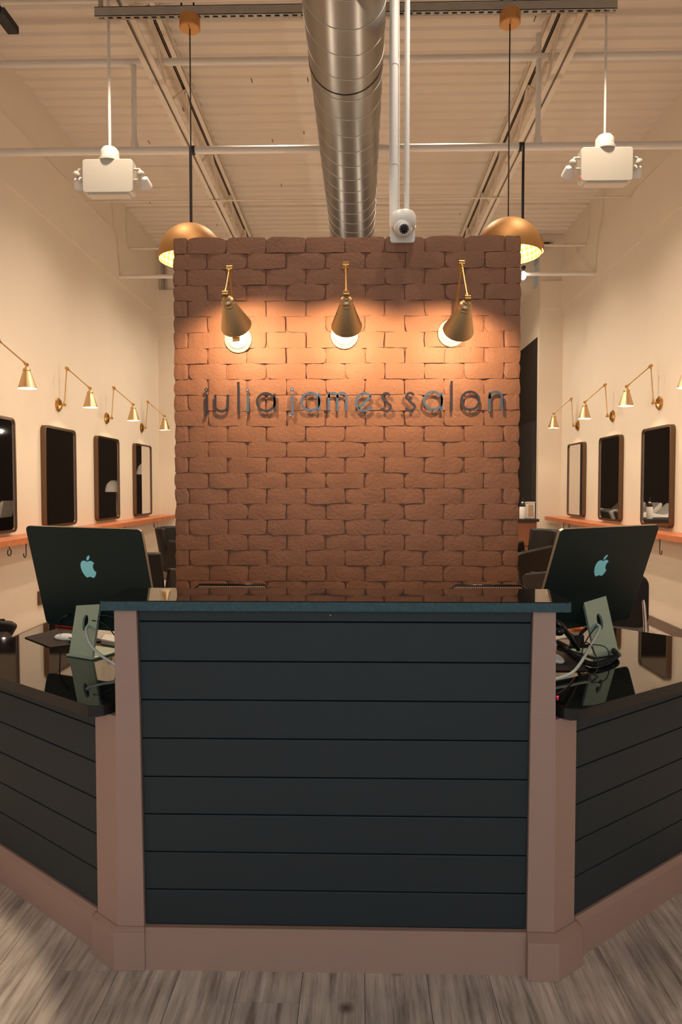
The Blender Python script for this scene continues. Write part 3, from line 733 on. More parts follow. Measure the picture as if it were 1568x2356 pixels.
SW = 0.0118; K = 453 * SW / 2
def L_j(x, yt, yb, hk): return [[(x, yt), (x, yb)] + [(x - hk * (1 - math.cos(a)) * 1.0, yb + 6.5 * math.sin(a)) for a in [0.35, 0.7, 1.05, 1.4]] + [(x - hk - 1.5, yb + 7.2)]]
letters = [
    ('j', 'dark', L_j(475.3, 907, 948, 3.5), (474.2, 897), 'dark metal letter j that begins the word julia'),
    ('u', 'dark', [[(494.6, 908), (494.6, 934)] + arc(509, 934, 14.4, 12.2, 180, 360, 14) + [(523.6, 908)]], None, 'dark metal letter u in julia'),
    ('l', 'dark', [[(547.8, 879), (547.8, 946.6)]], None, 'tall dark metal letter l in julia'),
    ('i', 'steel', [[(569.6, 907), (569.6, 948.5)]], (568.7, 896.6), 'bluish steel letter i in julia'),
    ('a', 'dark', [arc(611.2, 925, 20.3, 20.3, 0, 360, 36), [(631.3, 906), (631.3, 947)]], None, 'dark metal letter a that ends julia'),
    ('j', 'steel', L_j(671.9, 907, 949, 3.5), (671.3, 895.4), 'steel letter j that begins the word james'),
    ('a', 'steel', [arc(713.6, 924.2, 20.3, 20.3, 0, 360, 36), [(733.9, 904), (733.9, 945.4)]], None, 'steel letter a in james'),
    ('m', 'steel', [[(756, 903), (756, 944.5)], [(756.2, 915)] + arc(766, 913.5, 9.8, 9.5, 170, 0, 12) + [(775.8, 946)], [(776, 915)] + arc(786, 913.5, 10.2, 9.5, 170, 0, 12) + [(796.3, 945.5)]], None, 'steel letter m in james'),
    ('e', 'steel', [arc(837.8, 925.2, 19.4, 20.0, 40, 330, 30), [(824.5, 939.5), (853, 911.5)]], None, 'steel letter e with a slanting bar in james'),
    ('s', 'dark', [arc(888.0, 913.2, 8.6, 8.4, 20, 215, 14) + [(885.5, 921.5), (892, 928)] + arc(888.0, 936.5, 10.2, 9.2, 35, -165, 16)], None, 'dark metal letter s that ends james'),
    ('s', 'dark', [arc(943.0, 912.6, 8.6, 8.4, 20, 215, 14) + [(940.5, 921.0), (947, 927.5)] + arc(943.4, 936.0, 10.2, 9.2, 35, -165, 16)], None, 'dark metal letter s that begins salon'),
    ('a', 'steel', [arc(995.8, 921.8, 20.5, 20.3, 0, 360, 36), [(1015.6, 903), (1015.6, 945)]], None, 'steel letter a in salon'),
    ('l', 'dark', [[(1038.3, 877), (1038.3, 945.3)]], None, 'tall dark metal letter l in salon'),
    ('o', 'dark', [arc(1081.1, 921.8, 20.6, 20.6, 0, 360, 36)], None, 'dark metal letter o in salon'),
    ('n', 'steel', [[(1125.6, 903), (1125.6, 945.3)], [(1125.8, 917)] + arc(1139.8, 914.5, 14.2, 13.2, 175, 0, 16) + [(1154, 945.3)]], None, 'steel letter n that ends salon'),
]
for ch, tone, strokes, dot, lab in letters:
    x0, z0 = P2(*strokes[0][-1])
    t = thing('sign_letter', (x0, LYP + 0.007, z0), lab, 'sign letter', 'metal letters of the salon sign')
    m = MB()
    for s_ in strokes: stroke(m, s_, SW)
    mm = M['letter_dark'] if tone == 'dark' else M['letter_steel']
    m.build('letter_face', mm, t)
    pins = [strokes[0][0], strokes[0][-1]] if len(strokes[0]) < 25 else [strokes[0][len(strokes[0]) // 4], strokes[0][3 * len(strokes[0]) // 4]]
    if ch == 'o' or ch == 'u': pins = [strokes[0][len(strokes[0]) // 4], strokes[0][3 * len(strokes[0]) // 4]]
    for pp in pins:
        px, pz = P2(*pp); MB().cyl((px, LYP + 0.005, pz), (px, BY + 0.006, pz), 0.0028, 8).build('standoff', M['chrome'], t)
        MB().ball((px, LYP - 0.0005, pz), 0.0024, 8).build('rivet', M['letter_dark'], t)
    if dot:
        px, pz = P2(*dot); MB().cyl((px, LYP, pz), (px, LYP + 0.007, pz), 0.009, 20).build('dot', mm, t, smooth=40)
        MB().cyl((px, LYP - 0.001, pz), (px, BY + 0.006, pz), 0.0026, 8).build('standoff', M['chrome'], t)

# ------------------------------------------------------------------ reception desk
seams = [0.119, 0.224, 0.336, 0.448, 0.559, 0.672, 0.785, 0.898, 1.014, 1.049]
t = thing('reception_desk', (-0.062, 1.93, 0), 'tall centre section of the reception desk with dark horizontal boards and taupe posts', 'desk')
MB().b2((-0.66, 1.962, 0.0), (0.535, 2.10, 1.049)).build('carcass', M['board'], t)
for z0, z1 in zip(seams[:-1], seams[1:]):
    MB().b2((-0.628, 1.944, z0 + 0.0016), (0.503, 1.963, z1 - 0.0016)).build('board', M['board'], t, bevel=0.0022)
# tapered corner posts with a chamfered outer face
MB().prism([(-0.612, 2.03), (-0.78, 2.03), (-0.78, 1.993), (-0.694, 1.93), (-0.612, 1.93)][::-1], 0.0, 1.049,
           [(-0.628, 2.03), (-0.688, 2.03), (-0.688, 1.993), (-0.688, 1.93), (-0.628, 1.93)][::-1])
pl_b = [(-0.614, 1.93), (-0.692, 1.93), (-0.776, 1.993), (-0.776, 2.05), (-0.614, 2.05)][::-1]
pl_t = [(-0.622, 1.93), (-0.692, 1.93), (-0.776, 1.993), (-0.776, 2.05), (-0.622, 2.05)][::-1]
MB().prism(pl_b, 0, 0.74, pl_t).build('corner_post', M['post'], t, bevel=0.0015)
MB().prism([(-0.622, 1.93), (-0.692, 1.93), (-0.692, 2.05), (-0.622, 2.05)][::-1], 0.74, 1.049, [(-0.629, 1.93), (-0.693, 1.93), (-0.693, 2.05), (-0.629, 2.05)][::-1]).build('corner_post', M['post'], t)
pr_b = [(0.493, 1.93), (0.571, 1.928), (0.645, 1.982), (0.645, 2.05), (0.493, 2.05)]
pr_t = [(0.498, 1.93), (0.568, 1.928), (0.645, 1.982), (0.645, 2.05), (0.498, 2.05)]
MB().prism(pr_b, 0, 0.74, pr_t).build('corner_post', M['post'], t, bevel=0.0015)
MB().prism([(0.498, 1.93), (0.568, 1.928), (0.568, 2.05), (0.498, 2.05)], 0.74, 1.049, [(0.503, 1.93), (0.566, 1.93), (0.566, 2.05), (0.503, 2.05)]).build('corner_post', M['post'], t)
MB().b2((-0.62, 1.918, 0), (0.497, 1.945, 0.108)).build('base_board', M['post'], t)
MB().prism([(-0.62, 1.918), (0.497, 1.918), (0.497, 1.946), (-0.62, 1.946)], 0.108, 0.119, [(-0.62, 1.93), (0.497, 1.93), (0.497, 1.946), (-0.62, 1.946)]).build('base_moulding', M['post'], t)
lp = [(-0.609, 1.912), (-0.699, 1.911), (-0.792, 1.982), (-0.792, 2.05), (-0.609, 2.05)][::-1]
lp2 = [(-0.614, 1.926), (-0.694, 1.926), (-0.780, 1.992), (-0.780, 2.05), (-0.614, 2.05)][::-1]
MB().prism(lp, 0, 0.112).build('plinth', M['post'], t, bevel=0.002)
MB().prism(lp, 0.112, 0.122, lp2).build('plinth_cap', M['post'], t)
rp = [(0.488, 1.896), (0.576, 1.894), (0.664, 1.962), (0.664, 2.05), (0.488, 2.05)]
rp2 = [(0.493, 1.924), (0.573, 1.922), (0.650, 1.98), (0.650, 2.05), (0.493, 2.05)]
MB().prism(rp, 0, 0.110).build('plinth', M['post'], t, bevel=0.002)
MB().prism(rp, 0.110, 0.122, rp2).build('plinth_cap', M['post'], t)


for q in (Vector((-0.072, 1.943, 1.036)), Vector((-0.772, 1.986, 0.722)), Vector((0.628, 1.968, 0.722))):
    MB().ball(q, 0.0035, 8).build('screw', M['chrome'], t)


def slab(name, poly, z0, z1, lab, em='wing_edge'):
    t = thing(name, (*poly[0], z0), lab, 'countertop')
    MB().prism(poly, z0 + 0.002, z1 - 0.0025).build('slab_edge', M[em], t)
    MB().prism(poly, z1 - 0.0028, z1).build('slab_surface', M['granite'], t)
    return t


slab('granite_countertop', [(-0.722, 1.908), (0.596, 1.908), (0.604, 1.914), (0.606, 2.155), (-0.725, 2.155), (-0.725, 1.912)], 1.0492, 1.080, 'raised black granite ledge on top of the centre reception desk', 'sheen_edge')
slab('granite_countertop', [(-0.694, 2.051), (-0.694, 1.995), (-0.716, 1.945), (-0.726, 1.928), (-0.745, 1.918), (-0.770, 1.923), (-0.80, 1.942), (-1.173, 2.203), (-1.72, 2.586), (-1.72, 2.75), (-1.43, 2.80), (-1.43, 3.17), (-0.80, 3.17), (-0.694, 2.50)][::-1],
     0.740, 0.775, 'lower black granite desktop on the left wing')
slab('granite_countertop', [(0.568, 2.051), (0.568, 1.99), (0.582, 1.945), (0.592, 1.928), (0.610, 1.919), (0.635, 1.922), (0.662, 1.938), (1.052, 2.201), (1.62, 2.587), (1.62, 2.605), (1.148, 3.055), (0.80, 3.055), (0.568, 2.50)],
     0.740, 0.775, 'lower black granite desktop on the right wing')

for sx, P0, dr, lab in ((-1, Vector((-0.772, 2.006)), Vector((-0.806, 0.592)), 'left angled wing of the reception desk clad in dark boards'),
                        (1, Vector((0.640, 1.995)), Vector((0.802, 0.597)), 'right angled wing of the reception desk clad in dark boards')):
    t = thing('desk_wing', (P0.x, P0.y, 0), lab, 'desk', 'angled desk wings')
    nn = Vector((dr.y * sx, -dr.x * sx)); nn = nn if nn.y < 0 else -nn   # outward
    Lw = 1.10
    def strip(name, m, a, b, o0, o1, z0, z1, bev=0, tilt=None):
        pa = P0 + dr * a; pb = P0 + dr * b
        poly = [pa + nn * o1, pb + nn * o1, pb + nn * o0, pa + nn * o0]
        pol = [(v.x, v.y) for v in poly]
        ar = sum(pol[i][0] * pol[(i + 1) % 4][1] - pol[(i + 1) % 4][0] * pol[i][1] for i in range(4))
        tp = None
        if tilt is not None:
            tp = [pa + nn * tilt, pb + nn * tilt, pb + nn * o0, pa + nn * o0]; tp = [(v.x, v.y) for v in tp]
        if ar < 0: pol = pol[::-1]; tp = tp[::-1] if tp else None
        return MB().prism(pol, z0, z1, tp).build(name, m, t, bevel=bev)
    strip('carcass', M['board'], 0.02, Lw, -0.12, -0.022, 0, 0.739)
    wz = [0.119, 0.236, 0.345, 0.456, 0.567, 0.677, 0.7395]
    for z0, z1 in zip(wz[:-1], wz[1:]): strip('board', M['board'], 0.0, Lw, -0.0215, -0.004, z0 + 0.0016, z1 - 0.0016, 0.0022)
    strip('base_board', M['post'], 0.0, Lw, -0.0215, 0.016, 0, 0.106)
    strip('base_moulding', M['post'], 0.0, Lw, -0.0215, 0.016, 0.106, 0.119, 0, 0.002)

# ------------------------------------------------------------------ all-in-one computers
APPLE = "M12.152 6.896c-.948 0-2.415-1.078-3.96-1.04-2.04.027-3.91 1.183-4.961 3.014-2.117 3.675-.546 9.103 1.519 12.09 1.013 1.454 2.208 3.09 3.792 3.039 1.52-.065 2.09-.987 3.935-.987 1.831 0 2.35.987 3.96.948 1.637-.026 2.676-1.48 3.676-2.948 1.156-1.688 1.636-3.325 1.662-3.415-.039-.013-3.182-1.221-3.22-4.857-.026-3.04 2.48-4.494 2.597-4.559-1.429-2.09-3.623-2.324-4.39-2.376-2-.156-3.675 1.09-4.61 1.09z"
LEAF = "M15.53 3.83c.843-1.012 1.4-2.427 1.245-3.83-1.207.052-2.662.805-3.532 1.818-.78.896-1.454 2.338-1.273 3.714 1.338.104 2.715-.688 3.559-1.701z"
import re
def svg(path, n=6):
    tok = re.findall(r'[MCcz]|-?\d*\.?\d+', path); i = 0; cmd = None; cur = (0, 0); out = []
    while i < len(tok):
        if tok[i] in 'MCcz': cmd = tok[i]; i += 1; continue
        if cmd == 'M': cur = (float(tok[i]), float(tok[i + 1])); out.append(cur); i += 2; cmd = 'c'
        else:
            a = [float(v) for v in tok[i:i + 6]]; i += 6
            p = [cur] + [(cur[0] + a[k], cur[1] + a[k + 1]) for k in (0, 2, 4)]
            for k in range(1, n + 1):
                s_ = k / n; w = [(1 - s_) ** 3, 3 * s_ * (1 - s_) ** 2, 3 * s_ * s_ * (1 - s_), s_ ** 3]
                out.append((sum(w[q] * p[q][0] for q in range(4)), sum(w[q] * p[q][1] for q in range(4))))
            cur = p[3]
    if (out[0][0] - out[-1][0]) ** 2 + (out[0][1] - out[-1][1]) ** 2 < 1e-4: out.pop()
    return out


DZ = 0.775
def computer(loc, rz, stand_rz, top_dx, lab, tilt=19.5, ly=0.22, PH=0.408):
    t = thing('desktop_computer', loc, lab, 'computer', 'slim green all-in-one computers on the desk wings', rz, local=True)
    R_ = Matrix.Rotation(stand_rz - rz, 3, 'Z')
    def rot(m):
        m.v = [R_ @ v for v in m.v]; return m
    # stand: foot + leaning plate with a cable hole
    foot = MB().prism([(-0.0675, -0.010), (0.0675, -0.010), (0.0675, 0.14), (-0.0675, 0.14)], 0.0005, 0.0095)
    rot(foot).build('stand_foot', M['stand'], t, bevel=0.003)
    n = 32; w, hh = 0.118, 0.240; hole = (0.0, 0.125, 0.014, 0.030)
    lean = Vector((0, ly, 0.96)).normalized(); nrm = Vector((0, 0.96, -ly)).normalized()
    pm_ = MB(); vs = []
    for side in (0, 1):
        for ring in (0, 1):
            for k in range(n):
                a = 2 * PI * k / n; c, s_ = math.cos(a), math.sin(a)
                if ring == 0: u, v = hole[0] + hole[2] * c, hole[1] + hole[3] * s_
                else:
                    tt = min((w / 2) / abs(c) if abs(c) > 1e-6 else 1e9, ((hh - hole[1]) if s_ > 0 else hole[1]) / abs(s_) if abs(s_) > 1e-6 else 1e9)
                    u, v = tt * c, hole[1] + tt * s_
                vs.append(Vector((u, -0.004, 0.004)) + lean * v + nrm * (0.0 if side == 0 else 0.010))
    fs = []
    for k in range(n):
        l = (k + 1) % n
        fs += [(k, l, n + l, n + k), (2 * n + k, 3 * n + k, 3 * n + l, 2 * n + l), (k, 2 * n + k, 2 * n + l, l), (n + k, n + l, 3 * n + l, 3 * n + k)]
    # corners of the plate
    cm = MB(); cm.add(vs, fs)
    corner = []
    for su, vv in ((1, hh), (-1, hh), (-1, 0), (1, 0)):
        a0 = math.atan2(vv - hole[1], su * w / 2) % (2 * PI); k = int(a0 / (2 * PI / n)); l = (k + 1) % n
        for base in (n, 3 * n):
            q = Vector((su * w / 2, -0.004, 0.004)) + lean * vv + nrm * (0.0 if base == n else 0.010)
            cm.v.append(q); corner.append(len(cm.v) - 1)
            cm.f.append((base + k, base + l, len(cm.v) - 1))
        cm.f.append((corner[-2], n + k, 3 * n + k, corner[-1])); cm.f.append((corner[-2], corner[-1], 3 * n + l, n + l))
    rot(cm).build('stand_neck', M['stand'], t)
    # the panel
    til = math.radians(tilt); u_ = Vector((1, 0, 0)); v_ = Vector((0, -math.sin(til), math.cos(til))); n_ = Vector((0, math.cos(til), math.sin(til)))
    top = Vector((top_dx, -0.035, 0.481)); PW_ = 0.547; c = top - v_ * (PH / 2)
    MB().extr(rrect(PW_, PH, 0.018), c, u_, v_, n_ * 0.0095).build('back_panel', M['imac'], t, bevel=0.0012, smooth=40)
    rim = MB(); A = rrect(PW_ + 0.0012, PH + 0.0012, 0.0185); B = rrect(PW_ - 0.008, PH - 0.008, 0.015); n2 = len(A)
    for PP, dd in ((A, 0.0012), (A, 0.0112), (B, 0.0112), (B, 0.0095)): rim.v += [c + u_ * a + v_ * b + n_ * dd for a, b in PP]
    for lv in range(3):
        for k in range(n2): rim.f.append((lv * n2 + k, lv * n2 + (k + 1) % n2, (lv + 1) * n2 + (k + 1) % n2, (lv + 1) * n2 + k))
    rim.build('side_rim', M['imac_rim'], t, smooth=30)
    MB().extr(rrect(PW_ - 0.009, PH - 0.009, 0.014), c + n_ * 0.0094, u_, v_, n_ * 0.0016).build('screen', M['screen'], t)
    S = 0.0860 / 24
    lg = c + v_ * 0.052
    for path, nm in ((APPLE, 'logo'), (LEAF, 'logo_leaf')):
        pts = [((x - 12) * S, (12 - y) * S) for x, y in svg(path)]
        m = MB().extr(pts, lg - n_ * 0.0006, u_, v_, n_ * 0.001)
        import bmesh
        o = m.build(nm, M['logo'], t)
        bm = bmesh.new(); bm.from_mesh(o.data); bmesh.ops.triangulate(bm, faces=[f for f in bm.faces if len(f.verts) > 4]); bm.to_mesh(o.data); bm.free()
    for i in range(4):
        MB().cyl(c + u_ * (0.20 - i * 0.018) - v_ * 0.165 - n_ * 0.0008, c + u_ * (0.20 - i * 0.018) - v_ * 0.165 + n_ * 0.001, 0.0035, 10).build('port', M['dark'], t)
    return t


cL = computer((-1.008, 2.462, DZ), math.radians(-23), math.radians(-26), 0.040, 'dark green all-in-one computer on the left wing, back turned to the viewer', 13.5, 0.20, 0.396)
cR = computer((0.932, 2.535, DZ), math.radians(32), math.radians(27), -0.018, 'dark green all-in-one computer on the right wing, back turned to the viewer', 18.5, 0.30)


def cable(name, pts, r, m, lab, cat='cable', group=None, n=8):
    o = MB().tube(spline(pts, 8), r, n).build(name, m, smooth=60)
    return tag(o, lab, cat, group)


def zz(x, y, h=0.0): q = onZ(x, y, DZ + h); return q
# left cables
q = onY(203, 1438, 2.478)
cable('power_cable', [onY(206, 1432, 2.54), q, onY(198, 1450, 2.44), onY(208, 1482, 2.36), onY(235, 1510, 2.30), onY(266, 1531, 2.26), onY(300, 1560, 2.24)], 0.0050, M['cable'], 'pale power cable looping from the left computer stand to the desk post')
cable('black_cable', [onY(208, 1432, 2.55), onY(214, 1426, 2.48), onY(236, 1416, 2.46), onY(262, 1420, 2.45), onY(290, 1430, 2.43)], 0.0024, M['rubber'], 'black cable leaving the left stand hole high towards the post')
cable('black_cable', [onY(206, 1436, 2.55), onY(212, 1428, 2.47), onY(240, 1436, 2.46), onY(262, 1460, 2.46), zz(270, 1478, 0.004)], 0.0022, M['rubber'], 'black cable sagging from the left stand hole to the desktop')
cable('black_cable', [onY(152, 1418, 2.55), onY(140, 1425, 2.56), onY(136, 1445, 2.62), zz(146, 1460, .005), zz(165, 1470, .025)], 0.0024, M['rubber'], 'short black cable from the left panel corner to the mouse')
MB_p = tag(MB().cyl(onY(148, 1420, 2.535), onY(158, 1416, 2.525), 0.0055, 12).build('cable_plug', M['imac'], smooth=40), 'small dark magnetic plug on the lower left computer panel', 'plug')
# left desktop items
pad = MB(); pts = [zz(57, 1468), zz(116, 1491), zz(262, 1473), zz(262, 1462), zz(130, 1449)]
pad.prism([(p_.x, p_.y) for p_ in pts], DZ + 0.0003, DZ + 0.004)
tag(pad.build('mouse_pad', M['pad']), 'dark brown mouse pad behind the left computer', 'mouse pad')


def mouse(c, rz, lab):
    m = MB(); n, k = 24, 8; vs = []
    R2 = Matrix.Rotation(rz, 3, 'Z')
    for j in range(k + 1):
        s_ = 1 - (j / k) ** 2.2 if j < k else 0.0
        for i in range(n):
            a = 2 * PI * i / n; vs.append(R2 @ Vector((0.029 * math.cos(a) * math.sqrt(max(s_, 0.0001)), 0.056 * math.sin(a) * math.sqrt(max(s_, 0.0001)), 0.004 + 0.018 * (j / k))) + Vector(c))
    vs = [R2 @ Vector((0.026 * math.cos(2 * PI * i / n), 0.053 * math.sin(2 * PI * i / n), 0)) + Vector(c) for i in range(n)] + vs
    fs = [(j * n + i, j * n + (i + 1) % n, (j + 1) * n + (i + 1) % n, (j + 1) * n + i) for j in range(k + 1) for i in range(n)] + [tuple(range(n - 1, -1, -1))]
    return tag(m.add(vs, fs).build('computer_mouse', M['white'], smooth=60), lab, 'mouse')


mouse(zz(152, 1470, 0.0042), math.radians(70), 'white mouse on the dark pad left of the left computer stand')
p_ = zz(158, 1478, 0.008); q_ = zz(195, 1472, 0.008)
tag(MB().tube([p_, q_], 0.0035, 8).build('pen', M['gloss_black'], smooth=50), 'dark pen lying beside the white mouse on the left pad', 'pen')
a, b = zz(126, 1441, 0), zz(215, 1452, 0); d_ = (b - a).normalized(); nn2 = Vector((-d_.y, d_.x, 0))
rt_ = thing('red_case', a, 'red flat case behind the left computer', 'case')
MB().prism([tuple(v.xy) for v in (a, b, b + nn2 * 0.05, a + nn2 * 0.05)], DZ + 0.0003, DZ + 0.014).build('case_body', M['red'], rt_, bevel=0.003)
MB().prism([tuple(v.xy) for v in (a + nn2 * 0.012, b + nn2 * 0.012, b + nn2 * 0.038, a + nn2 * 0.038)], DZ + 0.014, DZ + 0.019).build('case_lid', M['red'], rt_, bevel=0.002)


def keyboard(c, rz, lab):
    t = thing('keyboard', c, lab, 'keyboard', 'white slim keyboards', rz, local=True)
    MB().extr(rrect(0.279, 0.115, 0.010), (0, 0, 0.0005), (1, 0, 0), (0, 1, 0), (0, 0, 0.008)).build('keyboard_body', M['white'], t, bevel=0.0015)
    km = MB().b2((-0.0080, -0.0080, 0.0086), (0.0080, 0.0080, 0.0105)).build('key', M['offwhite'], t)
    first = True
    for r in range(5):
        for k in range(14):
            o = km if first else km.copy()
            if not first: COL.objects.link(o); o.parent = t
            first = False; o.location = (-0.1235 + 0.019 * k, -0.043 + 0.0205 * r, 0)
    return t


keyboard(Vector((-1.02, 2.80, DZ)), math.radians(-38), 'white keyboard behind the left computer')
keyboard(Vector((0.815, 2.845, DZ)), math.radians(35), 'white keyboard behind the right post')
bxl = thing('paper_block', (-0.93, 2.70, DZ), 'cream paper block beside the left post behind the left stand', 'notepad', None)
a = zz(232, 1482); b = zz(275, 1490)
MB().prism([(a.x, a.y), (b.x, b.y), (b.x - 0.01, b.y + 0.11), (a.x - 0.02, a.y + 0.10)], DZ + 0.0003, DZ + 0.018).build('pages', M['offwhite'], bxl, bevel=0.002)
MB().prism([(a.x + 0.002, a.y + .002), (b.x - 0.002, b.y + .002), (b.x - 0.012, b.y + 0.108), (a.x - 0.018, a.y + 0.098)], DZ + 0.018, DZ + 0.020).build('cover', M['white'], bxl)

# right desktop items
pts = [zz(1272, 1498), zz(1345, 1512), zz(1345, 1545), zz(1272, 1545)]
tag(MB().prism([(v.x, v.y) for v in pts[::-1]], DZ + 0.0003, DZ + 0.004).build('mouse_pad', M['pad']), 'dark mouse pad beside the right post in front of the right computer', 'mouse pad')
mouse(zz(1274, 1519, 0.0042), math.radians(10), 'white mouse beside the right post')
cable('power_cable', [onY(1376, 1444, 2.60), onY(1373, 1437, 2.55), onY(1378, 1447, 2.52), onY(1358, 1485, 2.42), onY(1335, 1525, 2.30), onY(1312, 1550, 2.22), onY(1275, 1563, 2.17), onY(1240, 1566, 2.14)], 0.0052, M['cable'], 'pale power cable curving from the right computer stand to the post')
cable('black_cable', [onY(1380, 1447, 2.60), onY(1372, 1442, 2.54), onY(1350, 1470, 2.48), onY(1338, 1500, 2.42), onY(1340, 1530, 2.34), onY(1358, 1552, 2.28), onY(1373, 1540, 2.30), onY(1372, 1515, 2.36), onY(1355, 1482, 2.42), onY(1338, 1478, 2.46)], 0.0020, M['rubber'], 'thin black cable looping in front of the right computer stand')
cable('black_cable', [onY(1340, 1484, 2.44), onY(1365, 1483, 2.42), onY(1390, 1488, 2.42), onY(1400, 1502, 2.43), onY(1398, 1512, 2.44)], 0.0018, M['rubber'], 'thin black cable arching across the foot of the right stand')
cable('black_cable', [zz(1320, 1560, 0.003), zz(1306, 1578, 0.003), zz(1290, 1592, 0.003), zz(1279, 1597, 0.004)], 0.0020, M['rubber'], 'short dark lead running to the red indicator on the right wing')
tag(MB().ball(zz(1282, 1603, 0.0035), 0.0032, 10).build('indicator_light', M['led'], smooth=60), 'tiny glowing red indicator beside the right post', 'indicator')
# coiled telephone cord around the foot
path = spline([zz(1300, 1493, .014), zz(1330, 1516, .012), zz(1362, 1528, .012), zz(1395, 1522, .012), zz(1418, 1508, .014), zz(1410, 1496, .016)], 30)
co = []; Np = len(path)
for i, p_ in enumerate(path):
    tn = (path[min(i + 1, Np - 1)] - path[max(i - 1, 0)]).normalized(); sd = tn.cross(Vector((0, 0, 1))).normalized(); u2 = sd.cross(tn)
    for k in range(4):
        nx_ = path[min(i + 1, Np - 1)]; pp = p_.lerp(nx_, k / 4); a = 2 * PI * (i * 4 + k) / 11.0
        co.append(pp + (sd * math.cos(a) + u2 * math.sin(a)) * 0.0085)
tag(MB().tube(co, 0.0020, 5).build('coiled_cord', M['rubber'], smooth=60), 'black coiled telephone cord around the foot of the right computer', 'cord')
ph = thing('telephone_handset', onY(1290, 1440, 2.35), 'glossy black curved telephone handset beside the right post', 'telephone')
hp = spline([onY(1262, 1420, 2.38), onY(1290, 1440, 2.36), onY(1312, 1468, 2.38), onY(1330, 1495, 2.42)], 8)
MB().tube(hp, [0.013 - 0.006 * i / len(hp) for i in range(len(hp))], 12).build('handle', M['gloss_black'], ph, smooth=60)
MB().ball(onY(1284, 1452, 2.36), 0.021, 16, (1, 1, .8)).build('earpiece', M['gloss_black'], ph, smooth=60)
pb = thing('desk_telephone', zz(1325, 1490), 'black telephone base behind the cords on the right wing', 'telephone')
cc = zz(1330, 1492)
MB().prism([(cc.x - 0.055, cc.y - 0.045), (cc.x + 0.045, cc.y - 0.025), (cc.x + 0.03, cc.y + 0.08), (cc.x - 0.07, cc.y + 0.06)], DZ + 0.0003, DZ + 0.022).build('base_body', M['gloss_black'], pb, bevel=0.006)
MB().b2((cc.x - 0.02, cc.y - 0.01, DZ + 0.02), (cc.x + 0.02, cc.y + 0.05, DZ + 0.055)).build('cradle', M['rubber'], pb, bevel=0.006)
cable('black_cable', [onY(1330, 1486, 2.52), onY(1334, 1462, 2.54), onY(1346, 1448, 2.56), onY(1356, 1444, 2.60)], 0.0065, M['rubber'], 'thick black lead rising behind the right computer stand')
cb = zz(1342, 1478)
cd = thing('orange_candle', cb, 'small orange glass behind the right computer stand', 'candle')
MB().lathe([(0, 0), (0.022, 0), (0.027, 0.012), (0.027, 0.04), (0.024, 0.04), (0.022, 0.008), (0, 0.007)], cb + Vector((0, 0.1, 0.0003)), n=24).build('glass_cup', M['orange'], cd, smooth=40)
MB().ball(cb + Vector((0, 0.1, 0.022)), 0.018, 12, (1, 1, .8)).build('wax', M['orange'], cd, smooth=60)

# ------------------------------------------------------------------ chairs
def cane_chair(x, y, rz, lab):
    t = thing('cane_chair', (x, y, 0), lab, 'chair', 'cane-back stools behind the desk', rz, local=True)
    W2, T = 0.187, 0.928
    pts = [(W2, -0.02, 0.60), (W2, 0.03, T - 0.05), (W2 - 0.008, 0.033, T - 0.016), (W2 - 0.03, 0.035, T), (-W2 + 0.03, 0.035, T), (-W2 + 0.008, 0.033, T - 0.016), (-W2, 0.03, T - 0.05), (-W2, -0.02, 0.60)]
    MB().tube(pts, 0.0065, 10).build('back_frame', M['gloss_black'], t, smooth=50)
    MB().extr(rrect(2 * W2 - 0.006, 0.34, 0.02), (0, 0.016, T - 0.173), (1, 0, 0), (0, 0.08, 1), (0, 0.008, 0)).build('cane_back', M['cane'], t)
    MB().extr(rrect(0.42, 0.40, 0.05), (0, -0.2, 0.60), (1, 0, 0), (0, 1, 0), (0, 0, 0.035)).build('seat', M['leather'], t, bevel=0.008, smooth=40)
    for s1 in (-1, 1):
        for s2 in (-1, 1):
            MB().tube([(s1 * 0.17, -0.2 + s2 * 0.16, 0.60), (s1 * 0.20, -0.2 + s2 * 0.19, 0)], 0.012, 10).build('leg', M['chrome'], t, smooth=50)
    MB().tube([(0.19, -0.38, .22), (-0.19, -0.38, .22), (-0.19, -0.02, .22), (0.19, -0.02, .22)], 0.009, 8, closed=True).build('foot_ring', M['chrome'], t)
    return t


for (xa, xb), lab in (((445, 620), 'black-framed cane-back chair behind the desk at left'), ((1034, 1210), 'black-framed cane-back chair behind the desk at right')):
    c_ = onY((xa + xb) / 2, 1342, 3.28)
    cane_chair(c_.x, 3.25, 0.0, lab)


